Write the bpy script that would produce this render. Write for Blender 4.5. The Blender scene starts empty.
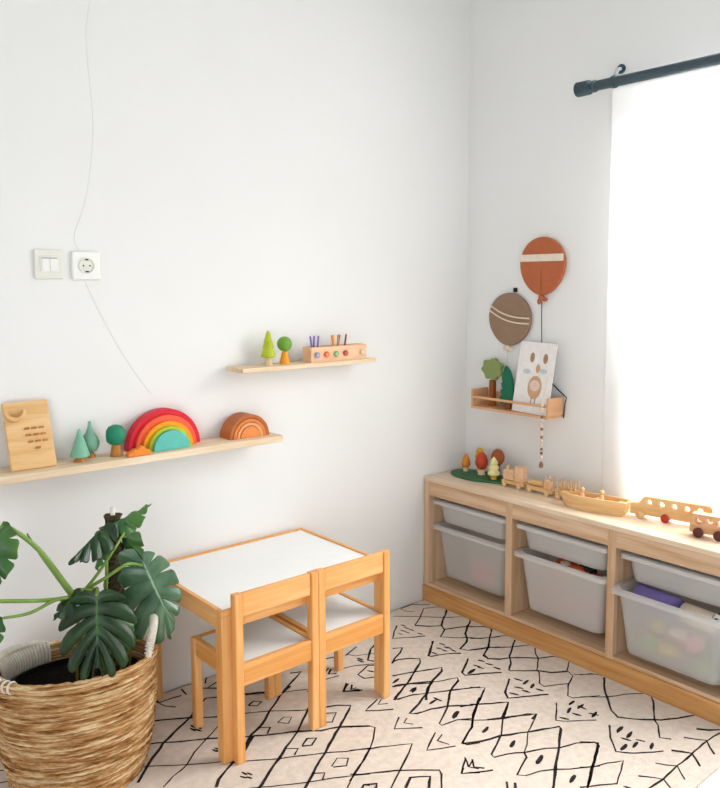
import bpy, bmesh, math, random
from mathutils import Vector, Matrix
random.seed(7)
C = bpy.context.scene.collection
PI = math.pi
UR = 0.0                          # heading of the right wall

def RW(x, y, z):                  # right-wall frame -> world
    c, s = math.cos(UR), math.sin(UR)
    return (x*c - y*s, x*s + y*c, z)

# ------------------------------------------------------------------ camera
cam_d = bpy.data.cameras.new('camera'); cam = bpy.data.objects.new('camera', cam_d); C.objects.link(cam)
r = Vector((0.759422, -0.650593, -0.002433)); u = Vector((0.067867, 0.075499, 0.994834)); f = Vector((0.647048, 0.755664, -0.101490))
cam.matrix_world = Matrix(((r.x, u.x, -f.x, -2.58449), (r.y, u.y, -f.y, -2.36356), (r.z, u.z, -f.z, 1.35046), (0, 0, 0, 1)))
cam_d.sensor_fit = 'HORIZONTAL'; cam_d.sensor_width = 36.0
cam_d.lens = 794.50*36/720
cam_d.shift_x = -9.63/720; cam_d.shift_y = -29.31/720
cam_d.clip_start = 0.05
bpy.context.scene.camera = cam

# ------------------------------------------------------------------ light
w = bpy.data.worlds.new('daylight'); bpy.context.scene.world = w; w.use_nodes = True
w.node_tree.nodes['Background'].inputs[0].default_value = (0.93, 0.965, 1.0, 1)
w.node_tree.nodes['Background'].inputs[1].default_value = 0.5

def area(name, loc, target, sx, sy, power, col):
    d = bpy.data.lights.new(name, 'AREA'); d.shape = 'RECTANGLE'; d.size = sx; d.size_y = sy
    d.energy = power; d.color = col
    o = bpy.data.objects.new(name, d); C.objects.link(o); o.location = loc
    o.rotation_euler = (Vector(target) - Vector(loc)).to_track_quat('-Z', 'Z').to_euler()
    return o
area('window_daylight', RW(0.32, -1.6, 1.27), RW(-1.0, -1.6, 0.75), 2.0, 1.8, 42, (1.0, 0.985, 0.96))
area('sky_above_window', (1.9, -2.3, 3.3), (-0.6, -0.9, 0.4), 2.6, 2.6, 1000, (1.0, 0.99, 0.975))
area('room_fill', (-4.7, -4.2, 1.0), (-0.3, -0.5, 0.5), 2.4, 1.6, 66, (0.97, 0.985, 1.0))  # added fill lamp outside the open side, for light from the room behind

sc = bpy.context.scene
sc.view_settings.view_transform = 'Standard'; sc.view_settings.look = 'None'
sc.view_settings.gamma = 1; sc.view_settings.use_curve_mapping = False
sc.view_settings.exposure = 0.0

# ------------------------------------------------------------------ materials
def lin(h):
    if isinstance(h, str): h = tuple(int(h[i:i+2], 16) for i in (0, 2, 4))
    return tuple(((c/255)/12.92 if c/255 <= .04045 else ((c/255+.055)/1.055)**2.4) for c in h) + (1,)
MATS = {}
def base(name):
    m = bpy.data.materials.new(name); m.use_nodes = True
    MATS[name] = m
    return m, m.node_tree, m.node_tree.nodes['Principled BSDF']
def plain(name, col, rough=.6, spec=.3, noise=0.06, nscale=30, bump=0, metallic=0, bscale=None):
    m, t, p = base(name)
    p.inputs['Roughness'].default_value = rough; p.inputs['Specular IOR Level'].default_value = spec
    p.inputs['Metallic'].default_value = metallic
    tc = t.nodes.new('ShaderNodeTexCoord'); n = t.nodes.new('ShaderNodeTexNoise'); n.inputs['Scale'].default_value = nscale
    n.inputs['Detail'].default_value = 3
    t.links.new(tc.outputs['Object'], n.inputs['Vector'])
    rp = t.nodes.new('ShaderNodeValToRGB'); c = lin(col)
    rp.color_ramp.elements[0].position = .3; rp.color_ramp.elements[1].position = .7
    rp.color_ramp.elements[0].color = tuple(v*(1-noise) for v in c[:3]) + (1,)
    rp.color_ramp.elements[1].color = tuple(min(1, v*(1+noise)) for v in c[:3]) + (1,)
    t.links.new(n.outputs['Fac'], rp.inputs['Fac']); t.links.new(rp.outputs['Color'], p.inputs['Base Color'])
    if bump:
        n2 = t.nodes.new('ShaderNodeTexNoise'); n2.inputs['Scale'].default_value = bscale or nscale*6
        t.links.new(tc.outputs['Object'], n2.inputs['Vector'])
        b = t.nodes.new('ShaderNodeBump'); b.inputs['Strength'].default_value = bump; b.inputs['Distance'].default_value = .004
        t.links.new(n2.outputs['Fac'], b.inputs['Height']); t.links.new(b.outputs['Normal'], p.inputs['Normal'])
    return m
def wood(name, a, b, axis, scale=22, stretch=.07, rough=.5, spec=.3, knots=True):
    m, t, p = base(name)
    p.inputs['Roughness'].default_value = rough; p.inputs['Specular IOR Level'].default_value = spec
    tc = t.nodes.new('ShaderNodeTexCoord'); mp = t.nodes.new('ShaderNodeMapping')
    s = [1, 1, 1]; s['xyz'.index(axis)] = stretch
    mp.inputs['Scale'].default_value = s; t.links.new(tc.outputs['Object'], mp.inputs['Vector'])
    n = t.nodes.new('ShaderNodeTexNoise'); n.inputs['Scale'].default_value = scale; n.inputs['Detail'].default_value = 5
    n.inputs['Distortion'].default_value = .8
    t.links.new(mp.outputs['Vector'], n.inputs['Vector'])
    fine = t.nodes.new('ShaderNodeTexNoise'); fine.inputs['Scale'].default_value = scale*6; fine.inputs['Detail'].default_value = 2
    t.links.new(mp.outputs['Vector'], fine.inputs['Vector'])
    mx = t.nodes.new('ShaderNodeMath'); mx.operation = 'MULTIPLY_ADD'; mx.inputs[1].default_value = .35
    t.links.new(fine.outputs['Fac'], mx.inputs[0]); t.links.new(n.outputs['Fac'], mx.inputs[2])
    rp = t.nodes.new('ShaderNodeValToRGB')
    e = rp.color_ramp.elements; e[0].position = .52; e[1].position = .86
    e[0].color = lin(b); e[1].color = lin(a)
    t.links.new(mx.outputs[0], rp.inputs['Fac']); t.links.new(rp.outputs['Color'], p.inputs['Base Color'])
    return m

plain('wall_paint', 'ECECEA', .85, .15, .012, 2)
plain('ceiling_paint', 'D9D9D9', .9, .1, .01, 2)
plain('window_white', 'EDEFF0', .4, .4, .01)
plain('white_plastic', 'F4F4F0', .3, .4, .01)
plain('pale_plastic', 'E6E6DC', .35, .4, .01)
plain('dark_hole', '3A3630', .6, .2)
plain('cord_white', 'EFEFEE', .5, .3, .01)
plain('rod_metal', '42535A', .5, .4, .12, 60, metallic=.2)
plain('black', '1C1C1E', .5, .3)
plain('rug_wool', 'E4D6C8', .95, .05, .07, 45, bump=.5, bscale=350)
plain('rug_black', '36302F', .95, .05, .5, 60, bump=.4, bscale=350)
plain('table_white', 'F6F7F6', .3, .4, .01)
for ax in 'xyz':
    wood('pine_'+ax, 'F4BE7E', 'E29C52', ax, 20, .06, .42)          # varnished pine: table and chairs
    wood('raw_'+ax, 'DFC3A4', 'C59E79', ax, 24, .05, .55)           # untreated pine: storage frame
    wood('shelf_'+ax, 'F2E2C8', 'DDC09A', ax, 26, .06, .6)          # pale wall shelves
    wood('toy_'+ax, 'EDC894', 'DDAE72', ax, 30, .08, .5)            # toys
wood('top_glare_y', 'EFDCC4', 'DEC2A2', 'y', 24, .05, .32, .5)  # unit top: frame pine made paler, window glare put into its colour
wood('plinth_y', 'D9A66A', 'BC8348', 'y', 26, .045, .5)
wood('rack_y', 'E3B48A', 'D09C70', 'y', 30, .06, .5)
wood('rack_x', 'E3B48A', 'D09C70', 'x', 30, .06, .5)
wood('peach_x', 'F0C9A4', 'E4B48C', 'x', 30, .06, .5)
wood('trunk_tan', 'C98A46', 'A96A2C', 'z', 40, .1, .5)
wood('trunk_brown', 'A5622C', '7E4318', 'z', 40, .1, .5)
wood('trunk_pale', 'F0D8B0', 'E0C090', 'z', 40, .1, .5)
for nme, col in dict(sage='7FB79B', sage2='79AC93', deep_green='1F8464', cloud_orange='F08A28', r_red='D81E34', r_coral='F2603E',
                     r_orange='F7A21C', r_yellow='F2C81E', r_lime='B7C92E', r_teal='62BFB4', b_out='B5642A', b_mid='D9803E', b_in='E8A06A', b_core='E08A45',
                     tree_lime='B4C02C', tree_green='6FA03A', knob_blue='9AA0C4', knob_orange='E07A45', knob_green='8DBE86', knob_red='C2514E',
                     pen_purple='7B62B4', pen_orange='E8812E', pen_yellow='E8BE2E', pen_teal='3F8F86', pen_maroon='8E3142',
                     island='2F6B43', t_orange='D98A2B', t_yellow='E2A81F', t_red='BE4426', t_brown='A4562A', t_cream='EDE3A2',
                     olive='86955A', fir='0E6B4A', balloon_rust='B5623A', balloon_taupe='92765F', lace='E9DCCB', ribbon='EBD8C0',
                     card_white='EEEAE6', print_tan='CFA37C', print_brown='A68264', print_grey='C9CCD0', print_pink='E6CBBE', book_grey='5A5A5E',
                     wheel_dark='5E2E2A', wheel_red='C0392F', bead_brown='8A6E58', toy_pink='F28FA0', toy_orange='E0662A', toy_red='C8352F',
                     toy_blue='4E6FB0', toy_green='86B964', toy_yellow='EBCB5A', toy_purple='6E62A0', toy_cream='E8D8C4', toy_black='2B2B2E').items():
    plain(nme, col, .5, .35, .05, 40)
plain('stem_green', '6F8F3C', .4, .4, .2, 25)
plain('stem_old', '8A7A3A', .5, .3, .2, 25)
plain('moss', '4A4230', .95, .1, .6, 90, bump=1.0, bscale=160)
plain('soil', '17130F', .95, .1, .6, 80, bump=1.0, bscale=120)
plain('pot_black', '151515', .5, .4, .05)
plain('rope_white', 'E4DDCF', .8, .2, .1, 80, bump=.4)
def leafmat(name, a, b, rough, spec):
    m, t, p = base(name)
    p.inputs['Roughness'].default_value = rough; p.inputs['Specular IOR Level'].default_value = spec
    tc = t.nodes.new('ShaderNodeTexCoord'); n = t.nodes.new('ShaderNodeTexNoise'); n.inputs['Scale'].default_value = 18
    t.links.new(tc.outputs['Object'], n.inputs['Vector'])
    rp = t.nodes.new('ShaderNodeValToRGB'); rp.color_ramp.elements[0].position = .35; rp.color_ramp.elements[1].position = .68
    rp.color_ramp.elements[0].color = lin(a); rp.color_ramp.elements[1].color = lin(b)
    t.links.new(n.outputs['Fac'], rp.inputs['Fac']); t.links.new(rp.outputs['Color'], p.inputs['Base Color'])
    tr = t.nodes.new('ShaderNodeBsdfTranslucent'); tr.inputs[0].default_value = lin('7FA030')
    mix = t.nodes.new('ShaderNodeMixShader'); mix.inputs[0].default_value = .12
    t.links.new(p.outputs[0], mix.inputs[1]); t.links.new(tr.outputs[0], mix.inputs[2])
    t.links.new(mix.outputs[0], t.nodes['Material Output'].inputs[0])
leafmat('leaf_dark', '132E16', '234620', .35, .5)
leafmat('leaf_mid', '2C5A2A', '4B7A33', .38, .5)
leafmat('leaf_silver', '466C4E', '6E9272', .3, .6)
plain('leaf_vein', '466E3C', .45, .3, .1)
plain('leaf_vein_pale', '8FAE90', .45, .3, .1)

def straw():
    m, t, p = base('straw')
    p.inputs['Roughness'].default_value = .75; p.inputs['Specular IOR Level'].default_value = .2
    tc = t.nodes.new('ShaderNodeTexCoord'); mp = t.nodes.new('ShaderNodeMapping'); mp.inputs['Scale'].default_value = (1, 1, 14)
    t.links.new(tc.outputs['Object'], mp.inputs['Vector'])
    n = t.nodes.new('ShaderNodeTexNoise'); n.inputs['Scale'].default_value = 11; n.inputs['Detail'].default_value = 6; n.inputs['Roughness'].default_value = .7
    t.links.new(mp.outputs['Vector'], n.inputs['Vector'])
    rp = t.nodes.new('ShaderNodeValToRGB'); e = rp.color_ramp.elements
    e[0].position = .36; e[0].color = lin('70431E'); e[1].position = .62; e[1].color = lin('EFD8AC')
    k = e.new(.5); k.color = lin('C0905A')
    t.links.new(n.outputs['Fac'], rp.inputs['Fac']); t.links.new(rp.outputs['Color'], p.inputs['Base Color'])
    n2 = t.nodes.new('ShaderNodeTexNoise'); n2.inputs['Scale'].default_value = 90
    t.links.new(mp.outputs['Vector'], n2.inputs['Vector'])
    b = t.nodes.new('ShaderNodeBump'); b.inputs['Strength'].default_value = .6; b.inputs['Distance'].default_value = .003
    t.links.new(n2.outputs['Fac'], b.inputs['Height']); t.links.new(b.outputs['Normal'], p.inputs['Normal'])
straw()
def see_through(name, col, trans, translucent, rough=.4):
    m, t, p = base(name)
    p.inputs['Base Color'].default_value = lin(col); p.inputs['Roughness'].default_value = rough
    tl = t.nodes.new('ShaderNodeBsdfTranslucent'); tl.inputs[0].default_value = lin(col)
    tp = t.nodes.new('ShaderNodeBsdfTransparent')
    m1 = t.nodes.new('ShaderNodeMixShader'); m1.inputs[0].default_value = translucent
    m2 = t.nodes.new('ShaderNodeMixShader'); m2.inputs[0].default_value = trans
    t.links.new(p.outputs[0], m1.inputs[1]); t.links.new(tl.outputs[0], m1.inputs[2])
    t.links.new(m1.outputs[0], m2.inputs[1]); t.links.new(tp.outputs[0], m2.inputs[2])
    t.links.new(m2.outputs[0], t.nodes['Material Output'].inputs[0])
see_through('sheer', 'F8F8F8', .25, .5, .9)
see_through('bin_plastic', 'F0EFEC', .46, .25, .3)
see_through('bin_mid', 'F0EFEC', .62, .25, .3)
see_through('bin_clear', 'F2F2F0', .6, .3, .3)
see_through('pane_glass', 'FFFFFF', .95, 0, .05)
def tiles():
    m, t, p = base('floor_tile')
    p.inputs['Roughness'].default_value = .25
    tc = t.nodes.new('ShaderNodeTexCoord'); bt = t.nodes.new('ShaderNodeTexBrick'); bt.offset = 0
    bt.inputs['Scale'].default_value = 1; bt.inputs['Brick Width'].default_value = .6; bt.inputs['Row Height'].default_value = .6
    bt.inputs['Mortar Size'].default_value = .003
    bt.inputs['Color1'].default_value = lin('F2F2F0'); bt.inputs['Color2'].default_value = lin('EEEEEC'); bt.inputs['Mortar'].default_value = lin('8A8A88')
    t.links.new(tc.outputs['Object'], bt.inputs['Vector']); t.links.new(bt.outputs['Color'], p.inputs['Base Color'])
tiles()

# ------------------------------------------------------------------ mesh tools
class MB:
    def __init__(s): s.v = []; s.f = []; s.m = []
    def add(s, vs, fs, mi=0):
        o = len(s.v); s.v += [tuple(v) for v in vs]; s.f += [tuple(o+i for i in q) for q in fs]; s.m += [mi]*len(fs); return s
    def box(s, a, b, mi=0, M=None):
        x0, y0, z0 = (min(a[i], b[i]) for i in range(3)); x1, y1, z1 = (max(a[i], b[i]) for i in range(3))
        vs = [(x0,y0,z0),(x1,y0,z0),(x1,y1,z0),(x0,y1,z0),(x0,y0,z1),(x1,y0,z1),(x1,y1,z1),(x0,y1,z1)]
        if M: vs = [M @ Vector(v) for v in vs]
        return s.add(vs, [(0,3,2,1),(4,5,6,7),(0,1,5,4),(1,2,6,5),(2,3,7,6),(3,0,4,7)], mi)
    def lathe(s, prof, n=32, c=(0,0,0), mi=0, fn=None, closed=False, M=None, cap=True):
        vs = []
        for k, (rr, z) in enumerate(prof):
            for i in range(n):
                t = 2*PI*i/n; q = rr + (fn(k, i, t) if fn else 0)
                vs.append(Vector((q*math.cos(t), q*math.sin(t), z)))
        if M: vs = [M @ v for v in vs]
        vs = [v + Vector(c) for v in vs]
        fs = []; K = len(prof)
        for k in range(K if closed else K-1):
            for i in range(n):
                a, b = k*n+i, k*n+(i+1) % n; c2 = ((k+1) % K)*n
                fs.append((a, b, c2+(i+1) % n, c2+i))
        if not closed and cap:
            if prof[0][0] > 1e-6: fs.append(tuple(range(n-1, -1, -1)))
            if prof[-1][0] > 1e-6: fs.append(tuple((K-1)*n+i for i in range(n)))
        return s.add(vs, fs, mi)
    def tube(s, pts, rad, n=10, mi=0, smooth=0, flat=1.0):
        P = [Vector(p) for p in pts]
        R = rad if isinstance(rad, (list, tuple)) else [rad]*len(P)
        if smooth:
            Q = []; RR = []
            for i in range(len(P)-1):
                p0, p1, p2, p3 = P[max(i-1,0)], P[i], P[i+1], P[min(i+2,len(P)-1)]
                for j in range(smooth):
                    t = j/smooth
                    Q.append(.5*((2*p1)+(p2-p0)*t+(2*p0-5*p1+4*p2-p3)*t*t+(3*p1-p0-3*p2+p3)*t**3)); RR.append(R[i]*(1-t)+R[i+1]*t)
            Q.append(P[-1]); RR.append(R[-1]); P, R = Q, RR
        vs = []; up = None
        for i, p in enumerate(P):
            d = (P[min(i+1,len(P)-1)]-P[max(i-1,0)]).normalized()
            if up is None: up = Vector((0,0,1)) if abs(d.z) < .9 else Vector((1,0,0))
            a = (up - d*up.dot(d)).normalized(); b = d.cross(a); up = a
            for k in range(n):
                t = 2*PI*k/n; vs.append(p + (a*math.cos(t)*flat + b*math.sin(t))*R[i])
        fs = [(i*n+k, i*n+(k+1) % n, (i+1)*n+(k+1) % n, (i+1)*n+k) for i in range(len(P)-1) for k in range(n)]
        fs += [tuple(range(n-1,-1,-1)), tuple((len(P)-1)*n+k for k in range(n))]
        return s.add(vs, fs, mi)
    def prism(s, poly, lo, hi, axis='y', mi=0, M=None):
        n = len(poly)
        def P(a, b, t): return {'y': (a, t, b), 'x': (t, a, b), 'z': (a, b, t)}[axis]
        vs = [P(a, b, lo) for a, b in poly] + [P(a, b, hi) for a, b in poly]
        if M: vs = [M @ Vector(v) for v in vs]
        fs = [tuple(range(n)), tuple(range(2*n-1, n-1, -1))] + [(i, i+n, (i+1) % n+n, (i+1) % n) for i in range(n)]
        return s.add(vs, fs, mi)
    def ball(s, c, r, mi=0, n=20, k=12):
        rx, ry, rz = r if isinstance(r, (tuple, list)) else (r, r, r)
        prof = [(math.sin(PI*i/k), -math.cos(PI*i/k)) for i in range(k+1)]
        prof[0] = (0.02, -1); prof[-1] = (0.02, 1)
        M = Matrix.Diagonal((rx, ry, rz, 1))
        return s.lathe(prof, n, c, mi, M=M)
    def loft(s, loops, mi=0, closed=False, cap=(True, True)):
        n = len(loops[0]); vs = [p for l in loops for p in l]; K = len(loops); fs = []
        for k in range(K if closed else K-1):
            for i in range(n):
                a, b = k*n+i, k*n+(i+1) % n; c2 = ((k+1) % K)*n; fs.append((a, b, c2+(i+1) % n, c2+i))
        if not closed:
            if cap[0]: fs.append(tuple(range(n-1,-1,-1)))
            if cap[1]: fs.append(tuple((K-1)*n+i for i in range(n)))
        return s.add(vs, fs, mi)
    def build(s, name, mats, parent=None, loc=(0,0,0), rot=(0,0,0), bevel=0, smooth=False, seg=2):
        me = bpy.data.meshes.new(name); me.from_pydata(s.v, [], s.f)
        if isinstance(mats, str): mats = [mats]
        for k in mats: me.materials.append(MATS[k])
        for p, mi in zip(me.polygons, s.m): p.material_index = mi
        bm = bmesh.new(); bm.from_mesh(me); bmesh.ops.recalc_face_normals(bm, faces=bm.faces); bm.to_mesh(me); bm.free()
        o = bpy.data.objects.new(name, me); C.objects.link(o); o.location = loc; o.rotation_euler = rot
        if parent: o.parent = parent
        if smooth:
            for p in me.polygons: p.use_smooth = True
            try: me.set_sharp_from_angle(angle=math.radians(40))
            except Exception: pass
        if bevel:
            b = o.modifiers.new('bevel', 'BEVEL'); b.width = bevel; b.segments = seg; b.limit_method = 'ANGLE'; b.angle_limit = math.radians(40)
        return o
def tag(o, label=None, cat=None, group=None, kind=None):
    if label: o['label'] = label
    if cat: o['category'] = cat
    if group: o['group'] = group
    if kind: o['kind'] = kind
    return o
def thing(name, label, cat, loc=(0,0,0), rotz=0, group=None, rot=None):
    o = bpy.data.objects.new(name, None); C.objects.link(o); o.empty_display_size = .05
    o.location = loc; o.rotation_euler = rot or (0, 0, rotz)
    return tag(o, label, cat, group)
def rthing(name, label, cat, x, y, z, group=None, dz=0):
    return thing(name, label, cat, RW(x, y, z), UR+dz, group)
def copy_tree(o, parent=None):
    c = o.copy(); C.objects.link(c); c.parent = parent
    for ch in list(o.children): copy_tree(ch, c)
    return c
def struct(o): o['kind'] = 'structure'; return o
def circ(cx, cy, r, n=28, r2=None): return [(cx+r*math.cos(2*PI*i/n), cy+(r2 or r)*math.sin(2*PI*i/n)) for i in range(n)]
def rr_loop(hx, hy, r, z, n=5, cx=0, cy=0):
    out = []
    for q, (sx, sy) in enumerate(((1,1),(-1,1),(-1,-1),(1,-1))):
        for i in range(n+1):
            t = PI/2*q + PI/2*i/n
            out.append((cx+sx*(hx-r)+r*math.cos(t), cy+sy*(hy-r)+r*math.sin(t), z))
    return out
RUG_LINES = '''
-484,-55 -395,-139 -339,-198 -243,-260
-478,-176 -411,-136 -336,-79 -290,-101 -247,-127
-478,-176 -444,-217 -400,-248 -358,-214 -266,-151 -235,-145
-400,-248 -417,-281 -475,-313 -443,-352 -403,-383 -371,-423 -302,-463
-415,-279 -368,-298 -330,-317 -262,-379
-495,-435 -431,-408 -410,-392 -380,-357 -324,-316 -258,-279
-490,-434 -479,-461 -439,-483 -405,-494 -367,-518
-262,-379 -274,-399 -344,-446 -400,-490 -469,-527 -471,-551 -441,-581
-533,-129 -579,-165 -623,-204 -578,-234 -514,-270
-522,-320 -572,-359 -621,-396 -615,-406 -558,-427 -515,-458
-526,-503 -570,-532 -621,-560 -626,-580 -582,-610
-301,18 -341,-18 -312,-50 -285,-67
-341,-18 -407,-18 -398,-3
-413,-24 -410,-56 -383,-72
-680,-266 -647,-285 -681,-309 -726,-330 -759,-353
-752,-345 -721,-343 -685,-366 -660,-391 -680,-412 -747,-452 -816,-492 -873,-516 -923,-542
-820,-420 -745,-446 -648,-489 -666,-506 -740,-535
-741,-537 -733,-548 -658,-575 -673,-593 -737,-619 -788,-659
-870,-475 -799,-503 -741,-537
-741,-537 -788,-560 -845,-610
-914,-544 -853,-559 -752,-613 -647,-668
-325,-330 -276,-362 -267,-391 -307,-421 -336,-442
-400,-398 -336,-442 -264,-475
-336,-442 -403,-494
-470,-461 -405,-493 -336,-548 -271,-581
-279,-518 -336,-552 -398,-590 -439,-628 -484,-659
-405,-493 -457,-520 -474,-552 -447,-581 -411,-597 -367,-631 -332,-669 -281,-695 -257,-740
-276,-610 -315,-643 -336,-672 -406,-718 -415,-736 -476,-783 -482,-807 -440,-827 -402,-851
-484,-659 -447,-695 -409,-724 -384,-763 -336,-796
-245,-759 -277,-758 -330,-792 -348,-828 -412,-854 -474,-895 -473,-915 -393,-965
-337,-824 -304,-849 -267,-878
-529,-696 -611,-746 -633,-776 -586,-805 -513,-848
-610,-589 -565,-615 -515,-650
-674,-647 -638,-683 -698,-716 -743,-737 -815,-787
-758,-723 -728,-743 -651,-794 -685,-815 -737,-841
-783,-817 -729,-848 -641,-896 -675,-908
-324,-840 -284,-860 -266,-894
-276,-903 -344,-949 -386,-987 -444,-1039 -463,-1075 -434,-1115 -392,-1156 -376,-1173 -329,-1199 -264,-1226
-448,-925 -381,-984 -324,-1013 -266,-1050
-262,-1078 -331,-1122 -392,-1159 -410,-1180 -469,-1219 -450,-1246
-523,-1082 -580,-1123 -629,-1173 -597,-1213 -524,-1263
-667,-1077 -629,-1114 -671,-1136 -744,-1172 -829,-1213
-771,-1148 -743,-1174 -697,-1188 -652,-1212 -700,-1233 -762,-1260
-848,-1202 -801,-1231 -760,-1259
-340,-1268 -319,-1294 -290,-1316
-307,-1324 -376,-1319 -456,-1322 -560,-1324 -646,-1331 -708,-1326 -770,-1328
-414,-1266 -395,-1296 -376,-1319
-381,-1322 -403,-1342 -428,-1365
-503,-1275 -472,-1321 -513,-1368
-594,-1277 -581,-1300 -560,-1324 -602,-1369
-685,-1278 -659,-1309 -646,-1331 -666,-1362
-653,-692 -735,-735 -816,-787 -851,-814 -903,-838 -937,-856
-847,-762 -818,-792 -738,-850 -658,-878 -642,-900 -692,-923 -741,-943 -797,-983 -834,-1002
-791,-710 -737,-736 -652,-794 -714,-830 -773,-867 -814,-902
-937,-856 -885,-884 -820,-903 -741,-943 -693,-964 -646,-988 -654,-998 -733,-1051 -827,-1106 -896,-1150 -947,-1182
-820,-903 -864,-925 -914,-946 -918,-961 -878,-974 -834,-1002 -770,-1030 -739,-1055 -680,-1074 -635,-1104 -641,-1124 -714,-1156 -776,-1186 -836,-1217 -881,-1238
-834,-1002 -847,-1023 -902,-1042 -932,-1057 -917,-1075 -871,-1086 -831,-1109 -802,-1134 -744,-1170 -725,-1183
-538,-897 -624,-960 -608,-981 -528,-1040
-981,-907 -992,-922 -1007,-945
-972,-927 -997,-954 -978,-977
-1021,-939 -1045,-954 -967,-1000
-978,-1057 -1009,-1086
-965,-1074 -993,-1099
-797,-478 -855,-508 -915,-533 -912,-548 -865,-554 -810,-582 -741,-615 -648,-668
-858,-471 -812,-498 -759,-540
-743,-533 -814,-582 -878,-610 -941,-634 -924,-649 -871,-660 -820,-682 -752,-730
-669,-589 -743,-621 -824,-686 -911,-735 -912,-748 -856,-756 -812,-783
-701,-711 -794,-768 -850,-814 -931,-852 -932,-867 -893,-885
-961,-501 -1036,-531 -1003,-557 -962,-581
-952,-513 -981,-528 -953,-545
-981,-627 -1036,-667 -1004,-692 -966,-717
-966,-648 -990,-661 -975,-686
-955,-763 -1040,-811 -1005,-831 -961,-851
-947,-782 -981,-797 -968,-833
-985,-912 -1043,-952 -1003,-983
-973,-929 -1006,-945 -991,-969
-1133,-572 -1084,-599 -1075,-623 -1116,-662 -1160,-697 -1266,-759 -1300,-777
-1209,-665 -1159,-696 -1111,-721 -1049,-759 -1085,-786 -1172,-834 -1236,-872
-1280,-752 -1258,-773 -1174,-822 -1116,-869 -1079,-901 -1088,-918 -1133,-960
-1293,-822 -1282,-813 -1251,-833 -1268,-845
-1205,-898 -1164,-873 -1119,-905 -1159,-938
-1127,-245 -1172,-265 -1259,-327 -1329,-384 -1383,-408 -1426,-445
-1272,-196 -1227,-226 -1170,-262 -1105,-298 -1079,-312
-1361,-272 -1332,-294 -1264,-334 -1180,-402 -1151,-420
-1300,-260 -1274,-247 -1254,-268 -1280,-280 -1301,-262
-1285,-405 -1254,-391 -1234,-408 -1263,-430 -1285,-405
-1383,-408 -1342,-394 -1319,-412 -1344,-435
-1431,-387 -1402,-407 -1353,-437 -1265,-485 -1210,-529 -1157,-547 -1081,-606
-1139,-383 -1218,-444 -1269,-485 -1340,-531 -1390,-564 -1493,-633 -1540,-658
-1494,-493 -1466,-511 -1389,-563 -1330,-595 -1272,-629 -1219,-662 -1157,-694
-1151,-420 -1123,-429 -1085,-446 -1051,-475 -1094,-507 -1160,-552 -1236,-602 -1272,-629 -1335,-667 -1393,-709 -1411,-721 -1455,-752
-1151,-450 -1141,-458 -1114,-479 -1156,-512 -1181,-491
-1300,-553 -1268,-534 -1245,-551 -1278,-572 -1302,-556
-1346,-535 -1318,-559 -1345,-578
-1158,-695 -1208,-728 -1269,-758 -1324,-796
-1543,-615 -1498,-640 -1427,-685 -1390,-705 -1331,-733 -1275,-765 -1238,-788
-1297,-693 -1261,-670 -1236,-692 -1263,-717 -1296,-697
-1359,-681 -1328,-702 -1355,-725
-1294,-822 -1282,-815 -1270,-826
-1010,-388 -970,-354
-964,-378 -989,-398 -965,-416
-1017,-391 -961,-426
-1608,-125 -1570,-145 -1484,-199 -1455,-221 -1408,-257 -1364,-286
-1484,-205 -1553,-245 -1604,-277 -1662,-327 -1691,-353 -1741,-406
-1652,-247 -1618,-264 -1555,-306 -1495,-339 -1465,-362 -1425,-388
-1340,-224 -1434,-302 -1495,-339 -1557,-377 -1602,-419 -1652,-441 -1698,-469
-1729,-331 -1690,-352 -1606,-415 -1555,-448 -1521,-468 -1499,-496 -1456,-517
-1382,-419 -1441,-465 -1499,-496 -1530,-514 -1568,-535 -1591,-561
-1484,-205 -1422,-160 -1383,-131 -1345,-153 -1308,-170
-1473,-208 -1366,-57 -1318,-99
-1510,-26 -1511,-54 -1434,-61
-1513,-60 -1505,-88 -1481,-114
-1467,-9 -1414,-8 -1379,-6
-1415,-23 -1418,-67
-1376,-1 -1333,3 -1311,-7 -1337,-42
-1340,-72 -1298,-59
-1078,-173 -1041,-188 -1096,-219 -1164,-259
-1285,-183 -1227,-214 -1166,-267
-922,-167 -881,-179
-995,-256 -951,-230
-950,-242 -977,-265 -955,-280
-1008,-286 -959,-297
-969,-359 -1013,-390 -969,-424
-963,-375 -984,-395 -966,-402
-848,-196 -772,-168
-839,-192 -820,-220 -760,-250 -727,-262
-659,-179 -743,-217 -809,-276 -781,-322
-918,-265 -869,-279 -792,-323
-795,-332 -836,-308 -904,-334 -904,-369 -856,-396
-1105,-310 -1081,-327
-1173,-402 -1120,-426
-2011,-64 -1997,-55 -1963,-63
-2019,-92 -2009,-100 -1990,-116
-2036,-155 -2026,-158 -1981,-181'''
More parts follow.
